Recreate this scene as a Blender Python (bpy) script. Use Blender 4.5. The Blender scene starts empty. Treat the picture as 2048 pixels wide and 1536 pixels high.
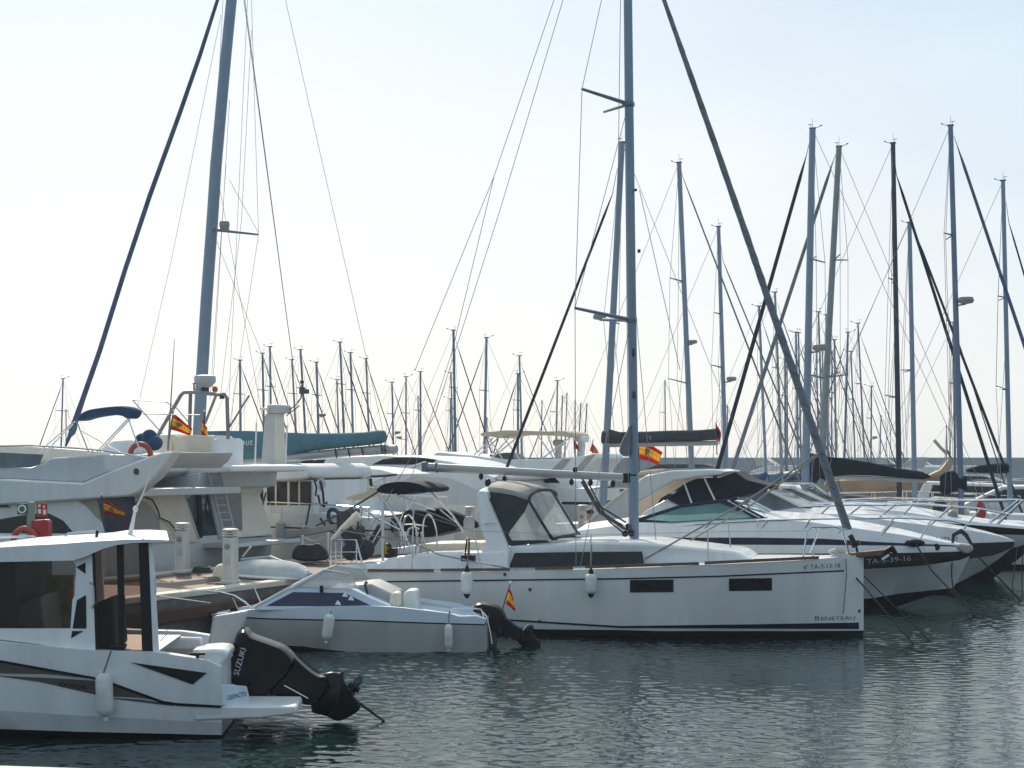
import bpy, bmesh, math, random
from mathutils import Vector, Matrix
random.seed(7)
R = math.radians
S = bpy.context.scene
COL = S.collection
FOC, CX, HY, CH = 3000.0, 1024.0, 918.0, 3.4     # focal length and centre in photo pixels, horizon row, eye height
SUN_AZ, SUN_EL = R(-14), R(36)

# ---------------------------------------------------------------- materials
def nodes_of(name):
    m = bpy.data.materials.new(name); m.use_nodes = True
    nt = m.node_tree
    return m, nt, nt.nodes['Principled BSDF']

def M(name, col, rough=.4, var=.06, scale=2.5, metal=0., coat=0., bump=0., bscale=40., streak=False, trans=0., spec=.5):
    m, nt, b = nodes_of(name)
    N, L = nt.nodes, nt.links
    tc = N.new('ShaderNodeTexCoord'); mp = N.new('ShaderNodeMapping')
    L.new(tc.outputs['Object'], mp.inputs['Vector'])
    if streak: mp.inputs['Scale'].default_value = (1.6, 1.6, .25)
    n = N.new('ShaderNodeTexNoise'); n.inputs['Scale'].default_value = scale
    n.inputs['Detail'].default_value = 6; n.inputs['Roughness'].default_value = .65
    L.new(mp.outputs['Vector'], n.inputs['Vector'])
    r = N.new('ShaderNodeValToRGB')
    r.color_ramp.elements[0].position = .3; r.color_ramp.elements[1].position = .72
    c = Vector(col)
    r.color_ramp.elements[0].color = (*(c * (1 - var * 1.6)), 1)
    r.color_ramp.elements[1].color = (*[min(1, v) for v in c * (1 + var)], 1)
    L.new(n.outputs['Fac'], r.inputs['Fac']); L.new(r.outputs['Color'], b.inputs['Base Color'])
    mr = N.new('ShaderNodeMapRange')
    mr.inputs['To Min'].default_value = max(.02, rough - .08); mr.inputs['To Max'].default_value = min(1, rough + .1)
    L.new(n.outputs['Fac'], mr.inputs['Value']); L.new(mr.outputs['Result'], b.inputs['Roughness'])
    b.inputs['Metallic'].default_value = metal
    b.inputs['Coat Weight'].default_value = coat
    b.inputs['Specular IOR Level'].default_value = spec
    if trans: b.inputs['Transmission Weight'].default_value = trans
    if bump:
        n2 = N.new('ShaderNodeTexNoise'); n2.inputs['Scale'].default_value = bscale; n2.inputs['Detail'].default_value = 4
        L.new(tc.outputs['Object'], n2.inputs['Vector'])
        bp = N.new('ShaderNodeBump'); bp.inputs['Strength'].default_value = bump; bp.inputs['Distance'].default_value = .02
        L.new(n2.outputs['Fac'], bp.inputs['Height']); L.new(bp.outputs['Normal'], b.inputs['Normal'])
    return m

def glass(name, tint, refl=1.0, rough=.03):
    m, nt, b = nodes_of(name)
    N, L = nt.nodes, nt.links
    N.remove(b)
    t = N.new('ShaderNodeBsdfTransparent'); t.inputs['Color'].default_value = (*tint, 1)
    g = N.new('ShaderNodeBsdfGlossy'); g.inputs['Roughness'].default_value = rough
    g.inputs['Color'].default_value = (refl, refl, refl, 1)
    lw = N.new('ShaderNodeLayerWeight'); lw.inputs['Blend'].default_value = .18
    mx = N.new('ShaderNodeMixShader')
    L.new(lw.outputs['Fresnel'], mx.inputs['Fac']); L.new(t.outputs[0], mx.inputs[1]); L.new(g.outputs[0], mx.inputs[2])
    L.new(mx.outputs[0], N['Material Output'].inputs['Surface'])
    return m

def film(name, col, clear):
    """clear vinyl: part see-through, part milky"""
    m, nt, b = nodes_of(name)
    N, L = nt.nodes, nt.links
    b.inputs['Base Color'].default_value = (*col, 1); b.inputs['Roughness'].default_value = .12
    t = N.new('ShaderNodeBsdfTransparent'); mx = N.new('ShaderNodeMixShader')
    tc = N.new('ShaderNodeTexCoord'); n = N.new('ShaderNodeTexNoise'); n.inputs['Scale'].default_value = 3
    L.new(tc.outputs['Object'], n.inputs['Vector'])
    mr = N.new('ShaderNodeMapRange'); mr.inputs['To Min'].default_value = clear - .25; mr.inputs['To Max'].default_value = clear + .2
    L.new(n.outputs['Fac'], mr.inputs['Value']); L.new(mr.outputs['Result'], mx.inputs['Fac'])
    L.new(b.outputs[0], mx.inputs[1]); L.new(t.outputs[0], mx.inputs[2])
    L.new(mx.outputs[0], N['Material Output'].inputs['Surface'])
    return m

def cloth(name, col, bump=.5, var=.12, rough=.85, tl=0., bscale=6.):
    m = M(name, col, rough, var, 3.0, bump=bump, bscale=bscale, spec=.2)
    nt = m.node_tree; N, L = nt.nodes, nt.links
    if tl:
        b = N['Principled BSDF']; t = N.new('ShaderNodeBsdfTranslucent'); t.inputs['Color'].default_value = (*col, 1)
        mx = N.new('ShaderNodeMixShader'); mx.inputs['Fac'].default_value = tl
        L.new(b.outputs[0], mx.inputs[1]); L.new(t.outputs[0], mx.inputs[2])
        L.new(mx.outputs[0], N['Material Output'].inputs['Surface'])
    return m

WHITE = M('white_gelcoat', (.74, .75, .75), .28, .08, 1.4, coat=.3, streak=True)
WHITE2 = M('aged_gelcoat', (.66, .67, .66), .38, .07, 1.6, streak=True)
HULLW = M('yacht_hull_white', (.71, .71, .69), .24, .07, 1.1, coat=.4, streak=True)
GREYW = M('grey_gelcoat', (.50, .52, .53), .4, .07, 1.5, streak=True)
GREYH = M('dull_grey_hull', (.36, .37, .37), .45, .08, 1.5, streak=True)
BLUEW = M('pale_blue_gelcoat', (.52, .60, .68), .35, .05, 1.5, streak=True)
CREAM = M('cream_gelcoat', (.72, .66, .55), .45, .07, 2)
BEIGE = M('beige_vinyl', (.62, .50, .36), .55, .08, 2)
CUSH = M('cream_cushion', (.70, .64, .52), .7, .08, 3, bump=.2, bscale=14)
BROWN = M('brown_decal', (.10, .085, .075), .35, .1, 3)
BLACK = M('black_paint', (.008, .010, .012), .4, .2, 4, spec=.25)
BLACKG = M('black_gloss', (.006, .007, .008), .28, .25, 6, spec=.3)
ANTIF = M('dark_antifouling', (.008, .011, .015), .6, .3, 3, spec=.2)
NAVY = M('navy_stripe', (.008, .014, .04), .35, .15, 2, spec=.3)
NAVYW = M('navy_window', (.012, .022, .06), .12, .3, 2)
DGREY = M('dark_grey_rubber', (.05, .052, .055), .6, .2, 6)
MGREY = M('mid_grey_plastic', (.22, .23, .24), .5, .1, 4)
LGREY = M('light_grey_plastic', (.45, .46, .46), .5, .08, 3)
TEAK = M('teak', (.16, .085, .055), .6, .25, 14)
ALU = M('mast_aluminium', (.20, .265, .345), .42, .08, 2, metal=.4)
ALUD = M('mast_aluminium_dark', (.14, .19, .27), .45, .1, 2, metal=.4)
ALUN = M('mast_navy_paint', (.02, .028, .05), .4, .15, 2)
ALUG = M('mast_grey_green', (.24, .28, .28), .45, .1, 2, metal=.4)
ALUB = M('boom_grey', (.34, .35, .36), .4, .07, 1.5, metal=.35)
STEEL = M('stainless_tube', (.62, .63, .64), .22, .05, 5, metal=.95)
WIRE = M('rigging_wire', (.22, .23, .25), .4, .1, 5, metal=.6)
ROPE = M('grey_rope', (.22, .21, .20), .9, .25, 40, bump=.4, bscale=120)
ROPED = M('dark_rope', (.035, .037, .04), .9, .3, 40)
ROPEW = M('white_rope', (.55, .53, .48), .9, .15, 40)
SAILB = cloth('furled_sail_blue', (.07, .11, .20), .5, .25)
SAILN = cloth('furled_sail_navy', (.02, .028, .05), .5, .25)
SAILG = cloth('furled_sail_grey', (.17, .195, .225), .5, .2)
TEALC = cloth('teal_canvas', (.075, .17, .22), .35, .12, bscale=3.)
NAVYC = cloth('navy_canvas', (.010, .016, .028), .5, .3, bscale=3.)
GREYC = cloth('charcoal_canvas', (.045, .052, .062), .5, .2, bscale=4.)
BLUEC = cloth('blue_canvas', (.03, .075, .15), .4, .15, bscale=4.)
CREAMC = cloth('cream_canvas', (.66, .58, .46), .3, .08, tl=.3, bscale=4.)
WARMC = cloth('warm_grey_canvas', (.36, .34, .31), .4, .1, bscale=4.)
SILVERC = cloth('silver_cover', (.42, .44, .45), .6, .12, bscale=7.)
FENDW = M('white_fender', (.62, .63, .61), .55, .16, 5)
FLRED = cloth('flag_red', (.65, .04, .05), .2, .08, tl=.6)
FLYEL = cloth('flag_yellow', (.85, .58, .06), .2, .06, tl=.6)
FLORG = cloth('flag_orange', (.75, .22, .04), .2, .06, tl=.45)
EMBL = M('flag_emblem', (.22, .12, .05), .8, .4, 60)
LRED = M('lifebuoy_orange_red', (.36, .06, .035), .5, .15, 4)
REDB = M('red_box', (.36, .018, .025), .45, .15, 3)
GREENS = M('green_sign', (.015, .13, .075), .4, .1, 3)
SIGNW = M('sign_white', (.7, .72, .7), .5, .05, 3)
KHAKI = M('khaki_panel', (.30, .29, .21), .7, .1, 2)
CONC = M('quay_concrete', (.13, .125, .12), .85, .3, 1.8, bump=.5, bscale=18)
CURB = M('quay_curb', (.60, .55, .46), .8, .12, 3, bump=.3, bscale=30)
DECKB = M('quay_brown_deck', (.26, .19, .155), .85, .18, 2.2, bump=.4, bscale=25)
DECKD = M('quay_dark_strip', (.10, .045, .035), .85, .2, 2.5)
ROCK = M('breakwater_concrete', (.30, .33, .37), .9, .2, .15, bump=.6, bscale=1.2)
PEDW = M('pedestal_paint', (.52, .50, .47), .5, .08, 2.5, streak=True)
LAMPB = M('pedestal_lens', (.20, .22, .24), .3, .1, 4)
SKIN = M('skin', (.42, .22, .15), .6, .08, 8)
HAIR = M('dark_hair', (.02, .015, .012), .6, .2, 20)
SHIRT = cloth('yellow_top', (.60, .42, .05), .4, .15)
OCHRE = M('ochre_hull', (.34, .235, .14), .5, .12, 1.2)
TAN = M('tan_curtain', (.40, .31, .19), .85, .2, 9, bump=.3)
GTINT = glass('smoked_glass', (.76, .74, .72), .9)
GBROWN = glass('brown_smoked_glass', (.60, .54, .51), .9)
GDARK = M('dark_window', (.008, .011, .015), .10, .3, 2, spec=.3)
GTEAL = glass('teal_glass', (.42, .58, .58), 1.)
GBLUE = M('blue_door_glass', (.05, .085, .12), .08, .4, 2.5, coat=.4)
GGREY = M('grey_tinted_screen', (.10, .14, .17), .1, .3, 2)
PLEXI = film('scratched_acrylic', (.50, .50, .50), .45)
VINYL = film('clear_vinyl', (.68, .66, .62), .55)
DECAL = M('white_decal', (.7, .72, .75), .5, .03, 3)
INKD = M('dark_lettering', (.03, .035, .045), .5, .1, 3)
INKG = M('grey_lettering', (.30, .32, .35), .5, .1, 3)
INKW = M('pale_lettering', (.62, .68, .72), .5, .05, 3)
INKR = M('faded_red_lettering', (.30, .22, .22), .5, .1, 3)
AMBER = M('amber_lens', (.5, .08, .02), .3, .1, 5)

# ---------------------------------------------------------------- mesh builder
class MB:
    def __init__(s): s.v, s.f, s.m = [], [], []
    def add(s, vs, fs, mi=0):
        o = len(s.v); s.v += [tuple(v) for v in vs]
        for f in fs: s.f.append([i + o for i in f]); s.m.append(mi)
        return s
    def box(s, c, size, mi=0, rot=None):
        x, y, z = [k / 2 for k in size]
        vs = [Vector((a * x, b * y, e * z)) for a in (-1, 1) for b in (-1, 1) for e in (-1, 1)]
        if rot is not None: vs = [rot @ v for v in vs]
        c = Vector(c)
        return s.add([v + c for v in vs], [(0, 1, 3, 2), (4, 6, 7, 5), (0, 4, 5, 1), (2, 3, 7, 6), (0, 2, 6, 4), (1, 5, 7, 3)], mi)
    def prism(s, near, far, mi=0):
        n = len(near)
        fs = [list(range(n)), list(range(2 * n - 1, n - 1, -1))]
        fs += [(i, n + i, n + (i + 1) % n, (i + 1) % n) for i in range(n)]
        return s.add(list(near) + list(far), fs, mi)
    def tube(s, pts, r, n=6, mi=0, closed=False, cap=True, flat=1.0):
        pts = [Vector(p) for p in pts]; k = len(pts)
        rs = r if isinstance(r, (list, tuple)) else [r] * k
        up = None; rings = []
        for i, p in enumerate(pts):
            a = pts[i - 1] if (i > 0 or closed) else p
            b = pts[(i + 1) % k] if (i < k - 1 or closed) else p
            t = (b - a).normalized() if (b - a).length > 1e-9 else Vector((0, 0, 1))
            if up is None:
                up = Vector((0, 1, 0)) if abs(t.y) < .9 else Vector((1, 0, 0))
            u = (up - t * up.dot(t))
            u = u.normalized() if u.length > 1e-6 else t.orthogonal().normalized()
            up = u; w = t.cross(u)
            rings.append([p + (u * math.cos(2 * math.pi * j / n) * flat + w * math.sin(2 * math.pi * j / n)) * rs[i] for j in range(n)])
        vs = [v for g in rings for v in g]; fs = []
        for i in range(k if closed else k - 1):
            o, q = i * n, ((i + 1) % k) * n
            fs += [(o + j, o + (j + 1) % n, q + (j + 1) % n, q + j) for j in range(n)]
        if cap and not closed: fs += [list(range(n - 1, -1, -1)), list(range((k - 1) * n, k * n))]
        return s.add(vs, fs, mi)
    def loft(s, rings, mi=0, closed=True, cap=True, mis=None):
        n = len(rings[0]); vs = [v for g in rings for v in g]; o0 = len(s.v)
        s.v += [tuple(v) for v in vs]
        for i in range(len(rings) - 1):
            o, q = o0 + i * n, o0 + (i + 1) * n
            for j in range(n if closed else n - 1):
                s.f.append([o + j, o + (j + 1) % n, q + (j + 1) % n, q + j]); s.m.append(mis[j] if mis else mi)
        if cap:
            s.f.append([o0 + j for j in range(n - 1, -1, -1)]); s.m.append(mi)
            s.f.append([o0 + (len(rings) - 1) * n + j for j in range(n)]); s.m.append(mi)
        return s
    def lathe(s, prof, n=14, c=(0, 0, 0), axis=None, mi=0):
        """prof: list of (radius, height); axis: direction of height"""
        ax = Vector(axis).normalized() if axis is not None else Vector((0, 0, 1))
        u = ax.orthogonal().normalized(); w = ax.cross(u); c = Vector(c)
        rings = [[c + ax * h + (u * math.cos(2 * math.pi * j / n) + w * math.sin(2 * math.pi * j / n)) * max(r, 1e-4) for j in range(n)] for r, h in prof]
        return s.loft(rings, mi)
    def ell(s, c, rad, n=12, k=8, mi=0, rot=None):
        rings = []
        for i in range(k + 1):
            a = math.pi * i / k; g = []
            for j in range(n):
                b = 2 * math.pi * j / n
                v = Vector((max(math.sin(a), .01) * math.cos(b) * rad[0], max(math.sin(a), .01) * math.sin(b) * rad[1], math.cos(a) * rad[2]))
                g.append((rot @ v if rot is not None else v) + Vector(c))
            rings.append(g)
        return s.loft(rings, mi)
    def build(s, name, mats, parent=None, bevel=0., smooth=40, sub=0, seg=2, fix=True):
        if not isinstance(mats, (list, tuple)): mats = [mats]
        me = bpy.data.meshes.new(name); me.from_pydata(s.v, [], s.f)
        for m in mats:
            if m: me.materials.append(m)
        for p, i in zip(me.polygons, s.m): p.material_index = i
        if fix:
            b = bmesh.new(); b.from_mesh(me); bmesh.ops.recalc_face_normals(b, faces=b.faces); b.to_mesh(me); b.free()
        if smooth:
            for p in me.polygons: p.use_smooth = True
            me.set_sharp_from_angle(angle=R(smooth))
        o = bpy.data.objects.new(name, me); COL.objects.link(o)
        if parent is not None: o.parent = parent.root if isinstance(parent, F) else parent
        if bevel:
            b = o.modifiers.new('bevel', 'BEVEL'); b.width = bevel; b.segments = seg; b.limit_method = 'ANGLE'; b.angle_limit = R(30)
        if sub:
            b = o.modifiers.new('sub', 'SUBSURF'); b.levels = sub; b.render_levels = sub
        return o

def tag(o, label=None, cat=None, group=None, kind=None):
    o = o.root if isinstance(o, F) else o
    for k, v in (('label', label), ('category', cat), ('group', group), ('kind', kind)):
        if v: o[k] = v
    return o

# ---------------------------------------------------------------- a thing's own frame
class F:
    """An Empty at a thing's base. p / pz / pxp turn a sight line of the photo into a point on one of the thing's own planes."""
    def __init__(s, name, px, d, yaw=0., label=None, cat=None, group=None, z=0.):
        e = bpy.data.objects.new(name, None); COL.objects.link(e)
        s.o = Vector(((px - CX) / FOC * d, d, z)); e.location = s.o; e.rotation_euler = (0, 0, R(yaw))
        e.empty_display_size = .2
        s.inv = Matrix.Rotation(-R(yaw), 3, 'Z'); s.mat = Matrix.Rotation(R(yaw), 3, 'Z'); s.root = e
        s.c = s.inv @ (Vector((0, 0, CH)) - s.o)
        tag(e, label, cat, group)
    def ray(s, px, py): return s.inv @ Vector(((px - CX) / FOC, 1, (HY - py) / FOC))
    def p(s, px, py, y=0.):
        d = s.ray(px, py); return s.c + d * ((y - s.c.y) / d.y)
    def pz(s, px, py, z):
        d = s.ray(px, py); return s.c + d * ((z - s.c.z) / d.z)
    def pxp(s, px, py, x):
        d = s.ray(px, py); return s.c + d * ((x - s.c.x) / d.x)
    def world(s, v): return s.mat @ Vector(v) + s.o
    def side(s, px, py, w):
        y = -1.
        for _ in range(8):
            q = s.p(px, py, y); y = -(w(q.x, q.z) if callable(w) else w)
        return s.p(px, py, y)
    def pts(s, l, y=0.): return [s.p(a, b, y) for a, b in l]
    def prism(s, name, l, y0, y1, m, bevel=.02, parent=None, **k):
        near = s.pts(l, y0); far = [Vector((v.x, y1, v.z)) for v in near]
        return MB().prism(near, far).build(name, m, parent or s, bevel, **k)
    def aft(s, name, l, x0, x1, m, bevel=.01, parent=None, **k):
        a = [s.pxp(u, v, x0) for u, v in l]; b = [Vector((x1, v.y, v.z)) for v in a]
        return MB().prism(a, b).build(name, m, parent or s, bevel, **k)
    def taper(s, name, l, w, m, bevel=.03, parent=None, **k):
        """solid symmetric about the centre plane: outline seen on its near side, half width w(x, z)"""
        near = [s.side(a, b, w) for a, b in l]; far = [Vector((v.x, -v.y, v.z)) for v in near]
        return MB().prism(near, far).build(name, m, parent or s, bevel, **k)
    def panel(s, name, l, w, m, off=.004, th=.02, parent=None, bevel=0., **k):
        a = [s.side(u, v, (lambda x, z: (w(x, z) if callable(w) else w) + off)) for u, v in l]
        b = [v + Vector((0, th, 0)) for v in a]
        return MB().prism(a, b).build(name, m, parent or s, bevel, **k)
    def tube(s, name, l, r, m, y=0., n=6, parent=None, **k):
        q = [s.p(t[0], t[1], t[2] if len(t) > 2 else y) for t in l]
        return MB().tube(q, r, n, **k).build(name, m, parent or s)
    def text(s, name, txt, px, py, hpx, w, m, parent=None, off=.006, slope=0., squash=1., shear=0., space=1.):
        vs, fs = text_mesh(txt, space)
        a = s.side(px, py, w); k = (s.side(px, py - hpx, w) - a).length / .7
        out = []
        for u, v in vs:
            x = a.x + (u + v * shear) * k * squash; z = a.z + v * k + u * k * squash * slope
            out.append((x, -((w(x, z) if callable(w) else w) + off), z))
        return MB().add(out, fs).build(name, m, parent or s, smooth=0, fix=False)

_tx = {}
def text_mesh(txt, space=1.):
    if (txt, space) in _tx: return _tx[(txt, space)]
    c = bpy.data.curves.new('t', 'FONT'); c.body = txt; c.resolution_u = 3; c.space_character = space
    o = bpy.data.objects.new('t', c); COL.objects.link(o)
    dg = bpy.context.evaluated_depsgraph_get(); me = o.evaluated_get(dg).to_mesh()
    r = ([(v.co.x, v.co.y) for v in me.vertices], [list(p.vertices) for p in me.polygons])
    o.evaluated_get(dg).to_mesh_clear(); bpy.data.objects.remove(o); bpy.data.curves.remove(c)
    _tx[(txt, space)] = r
    return r

def lerp(tab, t):
    if t <= tab[0][0]: return tab[0][1]
    for (a, u), (b, v) in zip(tab, tab[1:]):
        if t <= b: return u + (v - u) * (t - a) / max(b - a, 1e-9)
    return tab[-1][1]

def hull(fr, rows, H, fs, mats, strips, n=30, name='hull', keel=-.4, camber=.04, deck=0, well=0., rim=.09):
    """rows: photo polylines along the near side, top to waterline, left to right. H: half beam over t (0 left, 1 right).
    fs: per-row share of H (number or table over t). strips: material index under each row (last one under water)."""
    tabs = []
    for l, f in zip(rows, fs):
        x0, x1 = l[0][0], l[-1][0]; tab = []
        for a, b in l:
            t = (a - x0) / (x1 - x0); h = lerp(H, t) * (lerp(f, t) if isinstance(f, list) else f)
            q = fr.p(a, b, -h); tab.append((t, q.x, q.z))
        tabs.append(tab)
    ts = [i / n for i in range(n + 1)]
    rings = []; samp = [[] for _ in rows]
    for t in ts:
        near = []
        for j, (tab, f) in enumerate(zip(tabs, fs)):
            h = lerp(H, t) * (lerp(f, t) if isinstance(f, list) else f)
            x = lerp([(a, b) for a, b, c in tab], t); z = lerp([(a, c) for a, b, c in tab], t)
            near.append(Vector((x, -h, z))); samp[j].append((x, h, z))
        lw = near[-1]; near.append(Vector((lw.x, lw.y * .55, min(keel, lw.z - .05))))
        top = near[0]; mid = []
        if well:
            ih = max(-top.y - rim, .01)
            mid = [Vector((top.x, ih, top.z)), Vector((top.x, ih * .97, top.z - well)), Vector((top.x, -ih * .97, top.z - well)), Vector((top.x, -ih, top.z))]
        else: mid = [Vector((top.x, 0, top.z + camber * abs(top.y)))]
        ring = near + [Vector((v.x, -v.y, v.z)) for v in reversed(near)] + mid
        rings.append(ring)
    k = len(rows) + 1
    mis = list(strips) + [strips[-1]] + list(reversed(strips)) + [deck] * (len(rings[0]) - 2 * k + 1)
    mis = mis[:len(rings[0])]
    b = MB().loft(rings, strips[0], mis=mis, cap=False)
    for g in (rings[0], rings[-1]):
        for j in range(k - 1): b.add([g[j], g[j + 1], g[2 * k - 2 - j], g[2 * k - 1 - j]], [(0, 1, 2, 3)], strips[min(j, len(strips) - 1)])
        if well: b.add([g[0], g[2 * k - 1]] + g[2 * k:], [list(range(2 + len(g) - 2 * k))], deck)
    o = b.build(name, mats, fr, smooth=32)
    def wf(x, z):
        zz = []
        for sm in samp:
            q = sorted(sm); xs = min(max(x, q[0][0]), q[-1][0])
            zz.append((lerp([(a, c) for a, h, c in q], xs), lerp([(a, h) for a, h, c in q], xs)))
        zz.sort()
        return lerp(zz, z)
    return o, wf

def fender(name, label, px, y0, y1, d, rpx, yaw=0., top=None, dark=True, tilt=0., group='fenders hanging along the boats', mat=None):
    """sausage fender: y0 / y1 its top and bottom rows, rope up to (px, py) top"""
    f = F('fender', px, d, 0, label, 'fender', group)
    f.root.location.z = 0
    a, b = f.p(px - tilt * (y1 - y0), y1), f.p(px, y0); r = rpx * d / FOC; L = (b - a).length; ax = (b - a).normalized()
    pr = [(.02, 0), (r * .45, .0), (r * .85, L * .07), (r, L * .18), (r, L * .82), (r * .85, L * .93), (r * .4, L * 1.0), (.02, L * 1.0)]
    MB().lathe(pr, 14, a, ax).build('body', mat or FENDW, f)
    if dark:
        MB().lathe([(.01, -L * .2), (r * .35, -L * .14), (r * .6, -.004), (r * .2, .0)], 12, a, ax).build('end_cap', BLACK, f)
        MB().lathe([(r * .5, L * 1.004), (r * .4, L * 1.12), (.012, L * 1.3)], 12, a, ax).build('end_cap', BLACK, f)
    else:
        MB().lathe([(r * .35, -L * .1), (r * .3, -.002)], 10, a, ax).build('eye', mat or FENDW, f)
    if top: MB().tube([b, f.p(*top)], .012, 5).build('rope', ROPE, f)
    return f

def ring_tex(mb, c, R_, r_, axis, n=28, k=10, a0=0, a1=360, mi=0):
    ax = Vector(axis).normalized(); u = ax.orthogonal().normalized(); w = ax.cross(u); c = Vector(c)
    full = (a1 - a0) >= 360
    pts = [c + (u * math.cos(R(a0 + (a1 - a0) * i / n)) + w * math.sin(R(a0 + (a1 - a0) * i / n))) * R_ for i in range(n + (0 if full else 1))]
    mb.tube(pts, r_, k, mi, closed=full)
    return mb

def flag(label, d, pole, cloth_px, ncol=10, wave=.06, cols=None, poler=.014, emblem=True, polemat=None, finial=True):
    """pole: two photo points bottom, top; cloth_px: top-left, bottom-left, top-right, bottom-right corners (hoist at left)"""
    f = F('flag', pole[0][0], d, 0, label, 'flag', 'flags flown on the boats')
    a, b = f.p(*pole[0]), f.p(*pole[1])
    MB().tube([a, b], poler, 6).build('staff', polemat or DGREY, f)
    if finial: MB().ell(b, (.025, .025, .04), 8, 6).build('finial', SIGNW, f)
    tl, bl, tr, br = [f.p(*q) for q in cloth_px]
    rows = [0, .25, .5, .75, 1.]; verts = []
    for i in range(ncol + 1):
        s = i / ncol
        for r_ in rows:
            v = (tl.lerp(tr, s)).lerp(bl.lerp(br, s), r_)
            v = v + Vector((0, math.sin(s * 7 + r_ * 1.2) * wave * (.25 + s), math.sin(s * 5) * wave * .3 * s))
            verts.append(v)
    m = MB()
    for i in range(ncol):
        for j in range(4):
            q = i * 5 + j
            m.add([verts[q], verts[q + 1], verts[q + 6], verts[q + 5]], [(0, 1, 2, 3)], 0 if j in (0, 3) else 1)
    o = m.build('cloth', cols or [FLRED, FLYEL], f, fix=False)
    md = o.modifiers.new('s', 'SOLIDIFY'); md.thickness = .006
    if emblem:
        e = MB(); cx = .42
        for i in range(7):
            s, t = cx + random.uniform(-.09, .09), .5 + random.uniform(-.13, .13)
            v = (tl.lerp(tr, s)).lerp(bl.lerp(br, s), t) + Vector((0, math.sin(s * 7 + t * 1.2) * wave * (.25 + s) - .012, math.sin(s * 5) * wave * .3 * s))
            k = (tl - bl).length * .085
            e.ell(v, (k, .008, k * 1.2), 7, 4)
        e.build('emblem', EMBL, o)
    return f
def band(fr, name, up, low, w, m, off=.006, n=24, parent=None):
    """decal that follows a curved side: sampled between an upper and a lower photo polyline"""
    x0, x1 = up[0][0], up[-1][0]; mb = MB(); vs = []
    ww = lambda x, z: (w(x, z) if callable(w) else w) + off
    for i in range(n + 1):
        px = x0 + (x1 - x0) * i / n
        a, b = lerp(up, px), lerp(low, px)
        for k in range(5): vs.append(fr.side(px, a + (b - a) * k / 4, ww))
    fs = [(i * 5 + k, i * 5 + k + 1, i * 5 + k + 6, i * 5 + k + 5) for i in range(n) for k in range(4)]
    return mb.add(vs, fs).build(name, m, parent or fr, fix=False)

def rounded(near, far, inset, mb=None, mi=0):
    """pillow-edged solid between two matching outlines: middle rings full size, faces shrunk toward their centres"""
    def chaikin(l): return [v for a, b in zip(l, l[1:] + l[:1]) for v in (a.lerp(b, .22), a.lerp(b, .78))]
    near, far = chaikin(chaikin(list(near))), chaikin(chaikin(list(far)))
    mb = mb or MB(); n = len(near)
    cn = sum(near, Vector()) / n; cf = sum(far, Vector()) / n
    def ring(t, k):
        c = cn.lerp(cf, t); return [c + (near[i].lerp(far[i], t) - c) * k for i in range(n)]
    return mb.loft([ring(0, 1 - inset), ring(.12, 1 - inset * .35), ring(.3, 1), ring(.7, 1), ring(.88, 1 - inset * .35), ring(1, 1 - inset)], mi)

def outboard(parent, fr, cowl, leg, gear, y, hw, prop, pr, axis, stripe=None, m=BLACKG):
    """tilted outboard: photo outlines of cowling, leg and gearcase in the boat's centre plane"""
    e = bpy.data.objects.new('outboard_motor', None); COL.objects.link(e); e.parent = parent.root
    def sol(name, l, h, mt, ins):
        a = fr.pts(l, y); n_ = [v + Vector((0, -h, 0)) for v in a]; f_ = [v + Vector((0, h, 0)) for v in a]
        return rounded(n_, f_, ins).build(name, mt, e, smooth=50)
    sol('cowling', cowl, hw, m, .08); sol('leg', leg, hw * .55, m, .08); sol('gearcase', gear, hw * .22, m, .08)
    c = fr.p(*prop, y); ax = Vector(axis).normalized(); u = ax.orthogonal().normalized(); w = ax.cross(u)
    p = MB(); p.lathe([(.01, -.09), (.045, -.07), (.055, .0), (.04, .08)], 12, c, ax)
    for k in range(3):
        a = R(25 + 120 * k); d = u * math.cos(a) + w * math.sin(a); s = ax.cross(d)
        pts = [c + d * .04 - s * .03 - ax * .03, c + d * pr * .6 - s * .085 - ax * .05, c + d * pr - s * .02 - ax * .02,
               c + d * pr * .95 + s * .06 + ax * .02, c + d * pr * .5 + s * .07 + ax * .05, c + d * .04 + s * .03 + ax * .03]
        p.prism(pts, [v + ax * .012 for v in pts])
    p.build('propeller', m, e)
    return e

# ================================================================ 1. cabin boat, near left
B1 = F('cabin_boat', 467, 19.35, 3, 'white cabin motorboat with smoked windows and black outboard, nearest at lower left', 'motorboat')
H1 = [(0, .05), (.08, .4), (.2, .75), (.4, 1.08), (.7, 1.17), (1, 1.15)]
_, w1 = hull(B1, [[(-560, 1185), (-300, 1235), (0, 1284), (190, 1301), (310, 1304), (412, 1320), (442, 1334)],
                  [(-555, 1245), (-200, 1291), (0, 1322), (200, 1358), (330, 1404), (443, 1411)],
                  [(-530, 1395), (-200, 1408), (0, 1421), (443, 1446)],
                  [(-490, 1447), (0, 1458), (443, 1470)]], H1, [1, .99, .93, .90], [WHITE, GREYW, ANTIF], [0, 0, 1, 2], n=36, well=.55, rim=.16)
band(B1, 'side_decal', [(-220, 1290), (0, 1324), (100, 1341), (200, 1360), (330, 1406), (346, 1411)],
     [(-220, 1322), (0, 1353), (80, 1364), (150, 1380), (230, 1398), (346, 1412)], w1, BROWN, .006, 30)
band(B1, 'decal_stripe', [(-220, 1300), (0, 1347), (100, 1349), (198, 1359)], [(-220, 1303), (0, 1352), (100, 1356), (198, 1362)], w1, LGREY, .010, 24)
band(B1, 'decal_stripe', [(225, 1393), (280, 1396), (340, 1405)], [(225, 1396), (280, 1399), (340, 1408)], w1, LGREY, .010, 12)
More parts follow.
